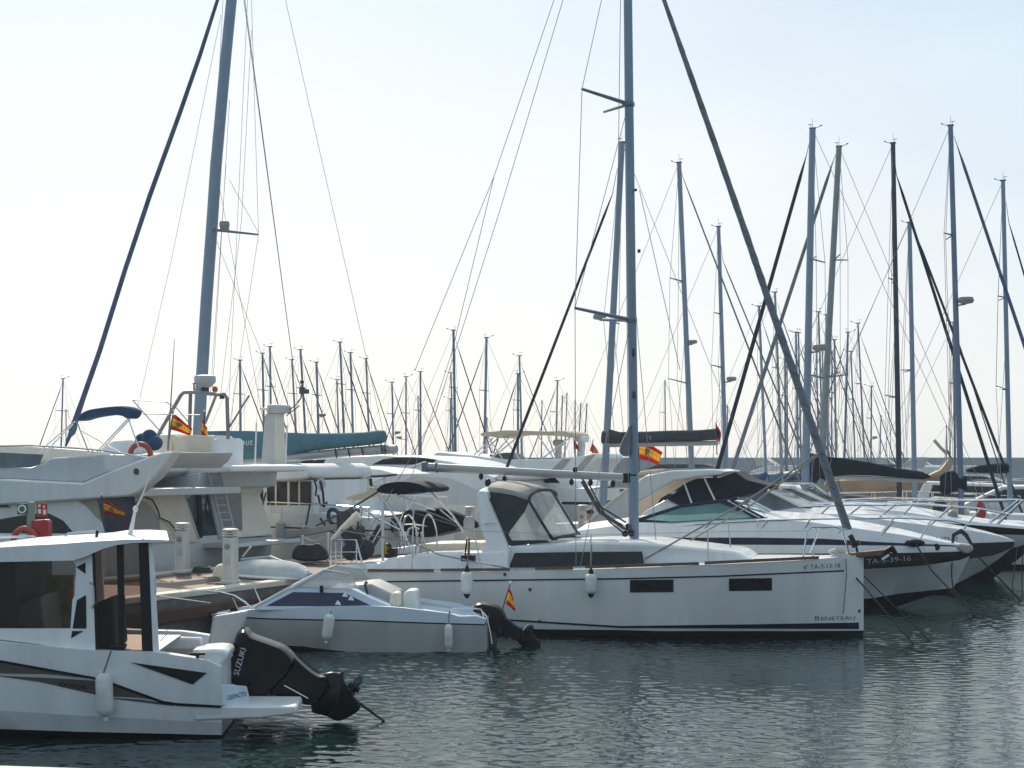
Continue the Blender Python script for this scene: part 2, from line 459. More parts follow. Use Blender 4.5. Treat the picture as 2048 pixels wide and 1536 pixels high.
band(B1, 'rub_strip', [(-540, 1244), (-200, 1289), (0, 1320), (200, 1356), (335, 1405), (442, 1411)], [(-540, 1247), (-200, 1292), (0, 1325), (200, 1361), (335, 1411), (442, 1416)], w1, BLACK, .014, 34)
B1.panel('stern_decal', [(262, 1325), (413, 1346), (385, 1369)], w1, BLACK, .012, .01)
B1.text('lettering', 'QUICK', 118, 1372, 8, w1, BLACK, off=.014, slope=-.12, squash=1.5)
wc = lambda x, z: 1.10 - .07 * (z - 1.0)
# roof, crowned toward the middle
rf = [(-330, 1150), (-200, 1122), (0, 1095), (60, 1091), (116, 1088), (170, 1084), (250, 1079), (300, 1078), (337, 1080), (337, 1084), (298, 1085), (262, 1086), (234, 1090), (205, 1098), (184, 1107), (172, 1113), (146, 1121), (0, 1124), (-200, 1150), (-330, 1175)]
near = [B1.side(a, b, lambda x, z: 1.12) for a, b in rf]
mb = MB(); rings = []
for t, k in ((0, 0), (.03, .012), (.15, .02), (.5, .025), (.85, .02), (.97, .012), (1, 0)):
    rings.append([Vector((v.x - (.42 * t if 5 < i < 13 else .1 * t), v.y + (-2 * v.y) * t, v.z + (k if i < 9 else 0))) for i, v in enumerate(near)])
mb.loft(rings).build('roof', WHITE, B1, smooth=45)
B1.panel('cabin_side', [(-330, 1246), (0, 1257), (141, 1257), (145, 1199), (150, 1190), (152, 1131), (146, 1121), (172, 1113), (184, 1107), (191, 1303), (0, 1286), (-330, 1236)], wc, WHITE, 0, .05)
for tri in ([(152, 1134), (171, 1125), (171, 1148)], [(154, 1200), (172, 1190), (173, 1257), (145, 1257)], [(144, 1262), (167, 1262), (142, 1277)]):
    B1.panel('pillar_decal', tri, wc, BLACK, .004, .01)
B1.panel('side_window', [(-330, 1175), (0, 1123), (147, 1120), (153, 1131), (151, 1190), (142, 1258), (0, 1258), (-330, 1247)], wc, GTINT, -.015, .008)
B1.panel('aft_side_window', [(184, 1107), (205, 1098), (234, 1090), (262, 1086), (298, 1085), (306, 1304), (191, 1302)], wc, GBROWN, -.015, .008)
B1.panel('window_post', [(233, 1090), (247, 1088), (249, 1303), (238, 1303)], wc, BLACK, 0, .03)
B1.panel('window_post', [(277, 1086), (298, 1085), (306, 1304), (284, 1303)], wc, BLACK, 0, .03)
B1.panel('window_post', [(184, 1107), (189, 1105), (196, 1302), (191, 1302)], wc, BLACK, 0, .03)
B1.panel('aft_frame', [(297, 1084), (304, 1084), (317, 1304), (306, 1305)], wc, WHITE, .004, .06)
# far side of the cabin, mirrored frame and glass
q = [B1.side(u, v, wc) for u, v in [(-330, 1246), (100, 1257), (105, 1190), (105, 1121), (130, 1107), (135, 1303), (-330, 1236)]]
MB().prism([Vector((v.x, -v.y, v.z)) for v in q], [Vector((v.x, -v.y - .05, v.z)) for v in q]).build('cabin_side', WHITE, B1, .01)
q = [B1.side(u, v, wc) for u, v in [(-330, 1180), (105, 1120), (100, 1258), (-330, 1247)]]
MB().prism([Vector((v.x, -v.y - .02, v.z)) for v in q], [Vector((v.x, -v.y - .03, v.z)) for v in q]).build('side_window', GTINT, B1)
# inside
B1.prism('curtain', [(92, 1150), (147, 1150), (147, 1262), (82, 1262)], .30, .36, TAN, .01)
B1.prism('bulkhead', [(-40, 1110), (30, 1110), (30, 1300), (-40, 1300)], -.9, .9, DGREY, .02)
B1.prism('seat', [(192, 1205), (226, 1195), (232, 1300), (196, 1300)], -.75, .0, DGREY, .04)
B1.prism('helm_console', [(20, 1215), (80, 1190), (90, 1300), (20, 1300)], -.8, .2, BROWN, .04)
B1.prism('cabin_sole', [(-330, 1300), (310, 1306), (310, 1312), (-330, 1310)], -.95, .95, MGREY, .0)
# cockpit and stern
B1.prism('stern_coaming', [(392, 1301), (430, 1298), (452, 1300), (457, 1312), (443, 1332), (425, 1334), (404, 1322)], -1.02, -.34, WHITE, .04)
B1.prism('stern_coaming', [(380, 1301), (430, 1298), (468, 1300), (472, 1312), (447, 1333), (425, 1334), (404, 1322)], .35, 1.02, WHITE, .04)
B1.prism('pale_bow_panel', [(426, 1233), (496, 1221), (488, 1250), (464, 1298), (414, 1298)], .10, .22, GREYW, .03)  # pale panel added for the lighter look of the small boat's bow
B1.prism('side_coaming', [(300, 1272), (404, 1276), (404, 1300), (300, 1300)], .86, 1.04, WHITE, .03)
xt = B1.side(443, 1400, w1).x
tp = [B1.p(444, 1369, -1.14), B1.p(494, 1372, -.50), B1.p(503, 1408, -.50), B1.p(444, 1412, -1.14)]
MB().prism(tp, [v + Vector((-.30, .16, 0)) for v in tp]).build('transom_plate', BLUEW, B1, .012)  # pale blue puts sky light into the colour of this white stern face
vs, fs = text_mesh('DESPACITO', 1.0); nrm = (tp[3] - tp[0]).cross(tp[1] - tp[0]).normalized(); nrm = nrm if nrm.y < 0 else -nrm
def onp(s, t): return tp[0].lerp(tp[1], s).lerp(tp[3].lerp(tp[2], s), t) + nrm * .016
o0 = onp(.16, .74); wd = max(u for u, v in vs); dv = (onp(.86, .52) - o0) / wd; hz = (onp(.16, .50) - o0) / .75
MB().add([o0 + dv * u + hz * v for u, v in vs], fs).build('lettering', INKD, B1, smooth=0, fix=False)
for ya, yb in ((-1.10, -.30), (.30, 1.10)):
    q = B1.pts([(388, 1414), (440, 1412), (592, 1413), (594, 1428), (520, 1437), (388, 1442)], -1.1)
    MB().prism([Vector((v.x, ya, v.z)) for v in q], [Vector((v.x, yb, v.z)) for v in q]).build('swim_platform', WHITE2, B1, .025)
outb = outboard(B1, B1,
    [(464, 1296), (470, 1282), (476, 1262), (489, 1254), (499, 1260), (503, 1268), (530, 1277), (557, 1287), (570, 1292), (586, 1306), (594, 1318), (580, 1345), (540, 1385), (500, 1408), (495, 1390), (494, 1371), (458, 1364), (456, 1326), (470, 1310)],
    [(560, 1298), (586, 1306), (604, 1324), (622, 1340), (640, 1351), (656, 1350), (660, 1372), (640, 1400), (622, 1412), (560, 1393), (536, 1384)],
    [(640, 1350), (662, 1343), (680, 1346), (686, 1340), (689, 1343), (686, 1356), (692, 1368), (702, 1388), (720, 1402), (722, 1418), (702, 1432), (676, 1444), (654, 1432), (638, 1428), (623, 1425), (622, 1400)],
    0., .24, (708, 1374), .17, (.75, 0, -.45))
B1.text('engine_lettering', 'SUZUKI', 481, 1356, 1, .245, INKW, parent=outb).data.clear_geometry()
vs, fs = text_mesh('SUZUKI', 1.0); wd = max(u for u, v in vs)
a, b = B1.p(477, 1352, -.25), B1.p(492, 1298, -.25); dv = (b - a) / wd; pv = Vector((-dv.z, 0, dv.x)); pv = pv.normalized() * ((B1.p(489, 1352, -.25) - a).length / .75)
for o in [o for o in COL.objects if o.name.startswith('engine_lettering')]: bpy.data.objects.remove(o)
MB().add([a + dv * u + pv * v for u, v in vs], fs).build('engine_lettering', INKW, outb, smooth=0, fix=False)
m = MB(); m.tube([B1.p(568, 1371, -.13), B1.p(616, 1397, -.13)], .012, 6); m.build('tilt_ram', STEEL, outb)
m = MB(); m.box(B1.p(520, 1390, 0), (.30, .34, .5)); m.build('clamp_bracket', DGREY, outb, .03)
m = MB(); m.tube([B1.p(594, 1308, .1), B1.p(612, 1325, .1), B1.p(642, 1350, .1)], .012, 5); m.build('control_cable', BLACK, outb)
MB().tube([B1.p(702, 1394, 0), B1.p(785, 1455, 0)], [.022, .012], 6).build('steering_rod', BLACK, outb)
# rails, aerial, cleats
for l in ([(-60, 1084, .5), (-20, 1075, .5), (66, 1073, .5), (80, 1084, .5)], [(124, 1080, .5), (136, 1067, .5), (193, 1062, .5), (198, 1072, .5)]):
    B1.tube('roof_rail', l, .016, STEEL)
m = MB(); m.tube([B1.p(259, 1076, -.4), B1.p(266, 1042, -.4), B1.p(271, 1018, -.4)], [.035, .022, .018], 8); m.ell(B1.p(271, 1018, -.4), (.035, .035, .04), 8, 6)
m.tube([B1.p(271, 1018, -.4), B1.p(284, 993, -.4), B1.p(308, 930, -.4)], [.014, .011, .006], 6); m.build('aerial', SIGNW, B1)
m = MB(); m.tube([B1.p(193, 1074, -.4), B1.p(195, 1060, -.4)], .02, 6); m.build('roof_horn', BLACK, B1)
B1.tube('grab_rail', [(180, 1165, -1.10), (186, 1172, -1.16), (188, 1208, -1.16), (184, 1216, -1.10)], .014, STEEL)
B1.tube('grab_rail', [(306, 1154, -1.0), (312, 1160, -1.05), (311, 1188, -1.05), (309, 1190, -1.0)], .011, STEEL)
for c in ((395, 1316), (236, 1302)):
    m = MB(); v = B1.side(*c, lambda x, z: 1.10); m.tube([v + Vector((-.09, 0, .05)), v + Vector((.09, 0, .05))], .018, 6); m.tube([v, v + Vector((0, 0, .05))], .022, 6); m.build('cleat', BLACK, B1)
MB().lathe([(.03, 0), (.03, .01)], 8, B1.p(492, 1454, -1.06), (0, -1, 0)).build('drain_fitting', BLACK, B1)
fender('fender', 'long white fender on the side of the near cabin boat', 207, 1346, 1432, 18.05, 17, top=(222, 1302), dark=False, tilt=-.05)

# ================================================================ 2. small cuddy boat
B2 = F('small_motorboat', 992, 27.2, -3, 'small pale blue and grey cuddy motorboat with navy side band and black tilted outboard', 'motorboat')
H2 = [(0, .22), (.06, .48), (.18, .78), (.4, .95), (.75, .98), (1, .90)]
_, w2 = hull(B2, [[(421, 1229), (500, 1219), (640, 1214), (745, 1212), (800, 1215), (900, 1227), (912, 1233), (960, 1232), (972, 1238)],
                  [(430, 1234), (495, 1234), (700, 1239), (930, 1247), (968, 1248)],
                  [(431, 1236), (495, 1237), (700, 1242), (930, 1250), (970, 1251)],
                  [(447, 1284), (600, 1292), (690, 1303), (886, 1311), (972, 1303)],
                  [(452, 1290), (600, 1298), (690, 1308), (886, 1316), (972, 1307)]], H2, [1, 1.01, 1.01, .93, .88], [BLUEW, BLACK, GREYH, ANTIF], [0, 1, 2, 3, 3], n=30, deck=0, well=.10, rim=.12)
wcab = lambda x, z: max(.35, .86 - .35 * (z - .72))
B2.taper('cabin', [(509, 1217), (592, 1173), (700, 1176), (745, 1197), (780, 1212), (780, 1220), (509, 1221)], wcab, BLUEW, .03)
B2.panel('side_window', [(532, 1212), (586, 1184), (690, 1186), (746, 1213)], wcab, NAVYW, .004, .012)
for c in ((676, 1206), (702, 1197), (690, 1190)):
    B2.panel('boat_sticker', [(c[0] - 6, c[1] + 3), (c[0] - 1, c[1] - 6), (c[0] + 4, c[1] - 1), (c[0] + 6, c[1] + 4)], wcab, DECAL, .010, .006)
q = [B2.side(a, b, wcab) for a, b in [(507, 1218), (592, 1172)]]
m = MB(); m.prism([q[0], q[1], q[1] + Vector((.02, 0, .075)), q[0] + Vector((.02, 0, .06))], [Vector((v.x, -v.y, v.z)) for v in [q[0], q[1], q[1] + Vector((.02, 0, .075)), q[0] + Vector((.02, 0, .06))]]); m.build('cabin_lit_edge', WHITE, B2, .01)  # white slab paints the sunlit sloping front edge of the cabin top
ws = [B2.p(592, 1174, -.72), B2.p(648, 1140, -.62), B2.p(648, 1140, -.62), B2.p(700, 1150, -.66), B2.p(716, 1176, -.78)]
a = [B2.p(592, 1173, -.74), B2.p(648, 1140, -.60), B2.p(700, 1148, -.64), B2.p(718, 1178, -.76)]
m = MB(); m.prism(a, [v + Vector((0, .012, 0)) for v in a]); f = [Vector((v.x, -v.y, v.z)) for v in a]; m.prism(f, [v - Vector((0, .012, 0)) for v in f])
m.prism([a[0], a[1], f[1], f[0]], [v + Vector((.012, 0, .0)) for v in [a[0], a[1], f[1], f[0]]]); m.build('windshield', PLEXI, B2, smooth=0)
m = MB(); m.tube([a[1], a[2]], .018, 6); m.tube([a[1], f[1], f[0]], .018, 6); m.tube([f[1], f[2]], .016, 6); m.tube([Vector((a[1].x, 0, a[1].z)), Vector((a[0].x, 0, a[0].z))], .014, 6); m.build('windshield_frame', STEEL, B2)
MB().tube([B2.p(509, 1216, -.55), B2.p(592, 1171, -.72), a[1]], [.045, .045, .028], 8).build('windshield_lit_edge', WHITE, B2)  # white and thickened so the windshield frame edge looks sunlit
m = MB(); ring_tex(m, B2.p(738, 1184, -.3), .20, .018, (1, 0, .35)); m.tube([B2.p(738, 1184, -.3), B2.p(728, 1196, -.3)], .03, 6); m.build('steering_wheel', BLACK, B2)
B2.prism('dashboard', [(690, 1172), (742, 1168), (790, 1190), (790, 1216), (700, 1214)], -.4, .8, GREYH, .04)
B2.prism('seat', [(776, 1212), (781, 1190), (788, 1185), (797, 1188), (797, 1214)], -.62, -.15, CUSH, .03)
B2.prism('seat', [(804, 1218), (806, 1186), (816, 1181), (832, 1181), (836, 1222)], -.05, .5, WHITE2, .04)
B2.prism('far_coaming', [(835, 1200), (905, 1211), (905, 1232), (835, 1222)], .78, .88, GREYW, .02)
m = MB(); m.tube([B2.p(898, 1228, -.85), B2.p(906, 1217, -.85), B2.p(950, 1217, -.85), B2.p(962, 1219, -.85), B2.p(968, 1234, -.85)], .014, 6); m.build('stern_rail', STEEL, B2)
m = MB()
for yy in (-.52, -.28): m.tube([B2.p(962, 1220, yy), B2.p(973, 1232, yy), B2.p(980, 1262, yy), B2.p(984, 1288, yy)], .014, 6)
for k in (1232, 1246, 1262, 1276, 1286): m.tube([B2.p(973 + (k - 1232) * .2, k, -.52), B2.p(973 + (k - 1232) * .2, k, -.28)], .014, 6)
m.build('boarding_ladder', STEEL, B2)
m = MB(); m.tube([B2.p(413, 1182, -.2), B2.p(440, 1184, -.3), B2.p(468, 1191, -.45), B2.p(490, 1204, -.6), B2.p(505, 1218, -.72)], .016, 6); m.tube([B2.p(464, 1194, -.4), B2.p(476, 1219, -.45)], .012, 6); m.tube([B2.p(413, 1182, -.2), B2.p(425, 1182, .25), B2.p(505, 1167, .5), B2.p(521, 1205, .6)], .016, 6); m.build('bow_rail', STEEL, B2)
MB().box(B2.p(426, 1227, -.05), (.14, .1, .06)).build('bow_roller', BLACK, B2, .01); MB().box(B2.p(468, 1220, -.3), (.14, .05, .08)).build('cleat', BLACK, B2, .01)
m = MB(); m.box(B2.p(643, 1178, -.8), (.06, .05, .12)); m.build('nav_light', BLACK, B2, .01)
out2 = outboard(B2, B2,
    [(945, 1222), (948, 1210), (958, 1204), (982, 1207), (1000, 1213), (1010, 1226), (1014, 1240), (1010, 1262), (1000, 1268), (985, 1258), (974, 1240), (962, 1226)],
    [(985, 1240), (1012, 1232), (1030, 1250), (1046, 1258), (1040, 1286), (1010, 1268), (990, 1262)],
    [(1030, 1250), (1045, 1257), (1057, 1249), (1062, 1262), (1074, 1278), (1083, 1288), (1077, 1298), (1059, 1302), (1043, 1292), (1026, 1274)],
    0., .20, (1056, 1262), .13, (.7, 0, -.5), m=BLACK)
m = MB(); m.box(B2.p(984, 1275, 0), (.16, .3, .55)); m.build('clamp_bracket', DGREY, out2, .02)
MB().tube([B2.p(1046, 1260, -.1), B2.p(1055, 1250, -.1)], .014, 5).build('propeller_pin', DECAL, out2)
fender('fender', 'white fender tilted against the grey side of the small boat, below its navy band', 660, 1228, 1280, 26.15, 11, top=(664, 1222), dark=False, tilt=.14)
fender('fender', 'thin white fender on rope beneath the stern rail of the small boat', 897, 1248, 1297, 26.15, 8, top=(899, 1222), dark=False)
flag('small spanish flag hanging limp from the black staff at the stern of the small boat', 26.9, [(1002, 1228), (1021, 1166)],
     [(1019, 1176), (1012, 1208), (1027, 1196), (1031, 1222)], wave=.05, emblem=False, cols=[FLRED, FLYEL], poler=.012)
MB().tube([Vector(B1.world(B1.p(318, 1192, .9))), Vector((-5.45, 27.1, .80))], .010, 5).build('mooring_line', ROPEW)
tag(COL.objects['mooring_line'], 'thin pale mooring line in front of the quay, toward the small boat bow', 'rope')

# ================================================================ 3. white sailing yacht, centre
B3 = F('sailing_yacht', 1268, 30.04, -16, 'large white sailing yacht with dark sprayhood and bare grey boom, bow to the right', 'sailboat')
H3 = [(0, 1.62), (.2, 1.76), (.4, 1.85), (.6, 1.75), (.75, 1.42), (.86, .95), (.94, .46), (1, .04)]
fl = [(0, .97), (.6, .93), (.85, .78), (1, .7)]
_, w3 = hull(B3, [[(683, 1142), (800, 1144), (1000, 1143), (1200, 1138), (1400, 1130), (1640, 1118), (1727, 1109)],
                  [(690, 1232), (970, 1236), (1240, 1251), (1500, 1248), (1727, 1244)],
                  [(700, 1246), (1060, 1258), (1240, 1260), (1480, 1262), (1727, 1261)],
                  [(705, 1258), (1060, 1270), (1240, 1272), (1480, 1273), (1726, 1273)]], H3, [1, [(0, .97), (.6, .95), (.85, .85), (1, .8)], fl, [(0, .95), (.6, .90), (.85, .74), (1, .6)]],
             [HULLW, ANTIF, WHITE], [0, 0, 1, 1], n=44, deck=2)
for l in ([(735, 868), (1143, 1143)], [(881, 1020), (1142, 1141)], [(1070, 1146), (1139, 1138)], [(1170, 1398), (1136, 1129)], [(1409, 1638), (1128, 1117)]):
    (xa, xb), (ya, yb) = l
    band(B3, 'toe_rail', [(xa, ya - 5), (xb, yb - 5)], [(xa + 4, ya + 1), (xb + 4, yb + 1)], w3, TEAK, .03, 14)
band(B3, 'hull_stripe', [(755, 1162), (1000, 1159), (1240, 1156), (1440, 1151), (1688, 1140)], [(755, 1165), (1000, 1162), (1240, 1159), (1440, 1154), (1688, 1143)], w3, NAVY, .012, 60)
band(B3, 'boot_stripe', [(960, 1235), (1240, 1252), (1480, 1249), (1718, 1245)], [(960, 1238), (1240, 1256), (1480, 1257), (1718, 1258)], w3, NAVY, .012, 60)
for xa, xb, ya in ((1260, 1347, 1160), (1458, 1544, 1157)):
    band(B3, 'hull_window', [(xa, ya), (xb, ya - 1)], [(xa, ya + 25), (xb, ya + 24)], w3, GDARK, .012, 10)
B3.text('lettering', 'B', 1629, 1241, 9, w3, INKD, slope=.0, squash=1.35); B3.text('lettering', 'ENETEAU', 1641, 1241, 7.2, w3, INKD, squash=1.5)
B3.text('registration_number', '6ª TA-3-13-18', 1607, 1139, 9.0, w3, INKD, squash=.92, slope=.03)
B3.text('model_number', '35.1', 720, 1167, 12, w3, INKG, squash=1.0)
for c in ((1060, 1179), (1079, 1243), (1010, 1149), (1718, 1222)): MB().lathe([(.035, -.01), (.035, .012), (.0, .013)], 10, B3.side(*c, w3), (0, -1, 0)).build('skin_fitting', DGREY, B3)
# deck house
wr = lambda x, z: max(.25, min(1.32, 1.32 - .12 * max(0, x - 0.2) ** 1.5) - .40 * max(0, z - 1.15))
B3.taper('coachroof', [(1000, 1139), (1010, 1095), (1022, 1090), (1180, 1083), (1285, 1084), (1395, 1095), (1465, 1102), (1480, 1106), (1500, 1120), (1500, 1132)], wr, WHITE, .05, seg=3)
B3.panel('cabin_window', [(1029, 1106), (1150, 1104), (1284, 1103), (1288, 1127), (1150, 1132), (1018, 1135)], wr, GDARK, .006, .02)
B3.taper('cockpit_coaming', [(680, 1141), (687, 1129), (730, 1127), (764, 1126), (776, 1116), (835, 1108), (960, 1104), (1016, 1100), (1016, 1141)], lambda x, z: 1.45 - .2 * (z - 1.1), WHITE, .04)
B3.prism('cockpit_seat', [(835, 1106), (842, 1088), (960, 1086), (968, 1104)], -.3, .95, CUSH, .03)
B3.prism('seat_locker', [(786, 1108), (790, 1096), (826, 1092), (832, 1108)], -.7, .4, WHITE2, .04)
# arch over the cockpit
arch = [(953, 990), (959, 981), (974, 984), (976, 1000), (993, 1039), (1014, 1091), (1019, 1102), (1016, 1136), (968, 1127), (961, 1097), (972, 1089), (963, 1058), (955, 1004)]
A = B3.pts(arch, -1.28)
m = MB(); m.prism(A, [Vector((v.x, v.y + .14, v.z)) for v in A]); Bk = [Vector((v.x, 1.28, v.z)) for v in A]; m.prism(Bk, [Vector((v.x, v.y - .14, v.z)) for v in Bk])
t = [A[12], A[0], A[1], A[2], A[3]]; rg = []
for k in range(9):
    s = k / 8; up = .10 * math.sin(math.pi * s) ** .6
    rg.append([Vector((v.x, -1.27 + 2.54 * s, v.z + up)) for v in t])
m.loft(rg); m.build('arch', WHITE, B3, .02)
m = MB(); m.tube([B3.p(968, 1048, -1.30), B3.p(978, 1044, -1.33), B3.p(990, 1046, -1.30)], .014, 6); m.tube([B3.p(957, 1020, -1.2), B3.p(954, 1030, -1.2), B3.p(960, 1055, -1.2), B3.p(965, 1062, -1.2)], .014, 6); m.build('arch_handle', STEEL, B3)
m = MB(); m.ell(B3.p(976, 966, 0), (.07, .05, .09), 8, 6); m.ell(B3.p(990, 968, .2), (.06, .05, .07), 8, 6); m.build('mainsheet_block', BLACK, B3)
# sprayhood: dark canvas with clear windows, hoop at its front
yh = 1.10
def both(l, y=-yh): return B3.pts(l, y)
a0 = both([(975, 984), (1000, 986), (1030, 992), (1058, 1002)]); a0 = [v + Vector((0, 0, .0)) for v in a0]
rg = []
for v in a0:
    rg.append([Vector((v.x, -yh * math.cos(math.pi * k / 10), v.z + .20 * math.sin(math.pi * k / 10) ** .7)) for k in range(11)])
sp = bpy.data.objects.new('sprayhood', None); COL.objects.link(sp); sp.parent = B3.root
o = MB().loft(rg, closed=False, cap=False).build('hood_roof', WARMC, sp, fix=False); md = o.modifiers.new('s', 'SOLIDIFY'); md.thickness = .015  # warm grey roof: sun on the dark canvas put into its colour
side_d = [(975, 984), (1000, 986), (1030, 992), (1058, 1002), (1050, 1022), (1020, 1062), (1017, 1070), (1024, 1081), (1094, 1080), (1100, 1085), (1018, 1092), (1014, 1091), (993, 1039), (976, 1000)]
for y, e in ((-yh, .012), (yh, -.012)):
    q = [Vector((v.x, y, v.z)) for v in both(side_d)]
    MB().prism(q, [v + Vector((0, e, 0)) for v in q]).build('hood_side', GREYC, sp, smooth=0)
    q = [Vector((v.x, y, v.z)) for v in both([(1050, 1022), (1020, 1062), (1017, 1070), (1024, 1081), (1094, 1080), (1100, 1076), (1082, 1046), (1058, 1003)])]
    MB().prism([v + Vector((0, e * .3, 0)) for v in q], [v + Vector((0, e * .6, 0)) for v in q]).build('hood_window', VINYL, sp, smooth=0)
T, Bm = B3.p(1058, 1002, -yh), B3.p(1104, 1078, -yh)
top = [Vector((T.x, -yh * math.cos(math.pi * k / 10), T.z + .20 * math.sin(math.pi * k / 10) ** .7)) for k in range(11)]
bot = [Vector((Bm.x + .12 * math.sin(math.pi * k / 10), -yh * math.cos(math.pi * k / 10), Bm.z + .03 * math.sin(math.pi * k / 10))) for k in range(11)]
m = MB(); m.loft([top, bot], closed=False, cap=False); m.build('hood_window', VINYL, sp, fix=False)
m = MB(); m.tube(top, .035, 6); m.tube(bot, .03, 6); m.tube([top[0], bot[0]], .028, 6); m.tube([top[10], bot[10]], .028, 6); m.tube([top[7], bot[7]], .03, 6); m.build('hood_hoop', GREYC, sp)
B3.tube('hood_brace', [(1083, 1045, -1.12), (1108, 1079, -1.12)], .016, BLACK, parent=sp)
# mast, boom, rig
mt = [(1256 - 4.3, -430), (1256, 0), (1262.5, 540), (1267, 860), (1268.5, 1078)]
q = B3.pts(mt); MB().tube(q, [.075, .085, .09, .093, .095], 14, flat=.72).build('mast', ALU, B3)
m = MB(); m.box(q[-1] + Vector((0, 0, -.02)), (.42, .34, .06)); m.build('mast_step', WHITE2, B3, .015)
for (a, b, t_) in (((1262, 640), (1150, 616), -1.25), ((1257, 208), (1164, 178), -1.0)):
    v, e = B3.p(*a), B3.p(*b, t_)
    MB().tube([v, e], [.045, .028], 8).build('spreader', ALUD, B3)
    e2 = Vector((e.x, -e.y, e.z)); MB().tube([v, e2], [.045, .028], 8).build('spreader', ALUD, B3)
    MB().box(v, (.22, .2, .1)).build('spreader_root', ALUD, B3, .02)
bl = [(851, 934), (1100, 950), (1248, 955)]; bq = B3.pts(bl)
hgt = [(850, 8.5), (1248, 7)]
rg = []
for i in range(13):
    s = i / 12; c = bq[0].lerp(bq[2], s); hh = (8.8 - 2.2 * s * .5) / FOC * 30.5
    rg.append([c + Vector((0, .075 * math.cos(2 * math.pi * k / 12), hh * math.sin(2 * math.pi * k / 12) * (1 if abs(math.sin(2 * math.pi * k / 12)) > .2 else 1))) for k in range(12)])
m = MB().loft(rg); m.build('boom', ALUB, B3)
MB().box(B3.p(851, 934), (.12, .17, .20)).build('boom_end_fitting', ALUD, B3, .01); MB().box(B3.p(874, 935.5), (.03, .17, .20)).build('boom_band', ALUD, B3, .004)
m = MB(); m.box(B3.p(1254, 956), (.16, .1, .2)); m.box(B3.p(1264, 950), (.2, .16, .03)); m.build('gooseneck', BLACK, B3, .01)
m = MB()
for c in ((962, 953), (1009, 958), (1143, 964), (1181, 965), (1150, 940), (1226, 968)): m.ell(B3.p(*c, -.02), (.05, .035, .07), 8, 6)
m.build('boom_block', BLACK, B3)
m = MB(); m.tube([B3.p(1165, 962), B3.p(1200, 1024), B3.p(1252, 1060)], [.045, .04, .03], 8); m.build('boom_vang', DGREY, B3)
m = MB()
for l in ([(1176, 965, -.1), (1210, 1030, -.1), (1246, 1051, -.1)], [(1165, 962, .1), (1190, 1012, .1), (1222, 1046, .1), (1250, 1068, .1)], [(1160, 950, 0), (1195, 1010, 0), (1252, 1045, 0)]): m.tube([B3.p(*t) for t in l], .018, 5)
m.build('vang_tackle', ROPED, B3)
m = MB()
for c in ((1250, 1067), (1262, 1066)): m.ell(B3.p(*c, -.15), (.07, .05, .07), 10, 6)
m.ell(B3.p(1256, 1054, -.1), (.05, .04, .08), 8, 6); m.build('mast_base_block', BLACK, B3)
wires = [((1203, 0, -.55), (1164, 178, -1.0)), ((1164, 178, -1.0), (1150, 616, -1.25)), ((1150, 616, -1.25), (1152, 1140, -1.5)), ((1241, 0, .3), (1238, 226, 1.0)), ((1238, 226, 1.0), (1232, 640, 1.25)),
         ((1257, 208, 0), (1150, 616, -1.25)), ((1262, 640, 0), (1160, 1136, -1.5)), ((1126, 0, 0), (1000, 420, 0)), ((1000, 420, 0), (870, 830, -.5)), ((870, 830, -.5), (700, 1130, -1.3)),
         ((1108, 0, 0), (988, 353, 0)), ((988, 353, 0), (830, 740, -.3)), ((988, 353, 0), (905, 700, .4)), ((905, 700, .4), (770, 1120, 1.2)), ((1279, 380, 0), (1360, 740, -.4)), ((1266, 560, 0), (1312, 1080, -1.2)), ((1248, 0, -.1), (1258, 1060, -.2))]
m = MB()
for a, b in wires: m.tube([B3.p(*a), B3.p(*b)], .007, 4, cap=False)
m.build('rigging', WIRE, B3)
m = MB()
for c, z in (((1267, 705), .16), ((1268, 790), .14), ((1278, 502), .07), ((1271, 380), .05)): m.box(B3.p(*c, -.09), (.06, .04, z))
m.build('mast_fitting', DGREY, B3, .008)
# furled headsail on its stay
fq = [(1328, 0), (1381, 150), (1434, 300), (1496, 480), (1530, 580), (1589, 750), (1642, 905), (1700, 1072)]
fr_ = [B3.p(1328 - 150, -400)] + B3.pts(fq)
fine, frad = [], []
rr = [.03, .042, .055, .060, .064, .068, .076, .080, .080, .05]
for i in range(len(fr_) - 1):
    for k in range(12):
        s = k / 12; fine.append(fr_[i].lerp(fr_[i + 1], s)); frad.append((rr[i] + (rr[i + 1] - rr[i]) * s) * (1 + .05 * math.sin((i * 12 + k) * 1.35) + random.uniform(-.02, .02)))
fs_ = MB().tube(fine, frad, 14).build('furled_headsail', SAILG, B3)
hx = []
for i, (c_, r_) in enumerate(zip(fine, frad)):
    if i < 12: continue
    for k in range(6):
        a_ = (i * 6 + k) * .42; nx_ = fine[min(i + 1, len(fine) - 1)]; hx.append(c_.lerp(nx_, k / 6) + Vector((math.cos(a_), math.sin(a_), .0)) * r_ * 1.0)
MB().tube(hx, .006, 4).build('sail_edge_seam', GREYC, fs_)
if 0: MB().tube(fr_, [.03, .045, .062, .07, .076, .083, .098, .104, .05], 12).build('furled_headsail', SAILG, B3)
m = MB(); a, b = B3.p(1700, 1070), B3.p(1712, 1092); m.tube([a, b], .05, 8); m.tube([b, B3.p(1716, 1108)], .025, 6); m.lathe([(.09, -.05), (.09, .05)], 12, B3.p(1711, 1088), b - a); m.build('furling_drum', BLACK, B3)
m = MB(); m.tube([B3.p(1645, 902, -.12), B3.p(1480, 1010, -.5), B3.p(1290, 1118, -1.15)], .018, 5); m.tube([B3.p(1645, 905, .1), B3.p(1500, 1012, .3), B3.p(1330, 1110, .9)], .016, 5); m.build('jib_sheet', ROPE, B3)
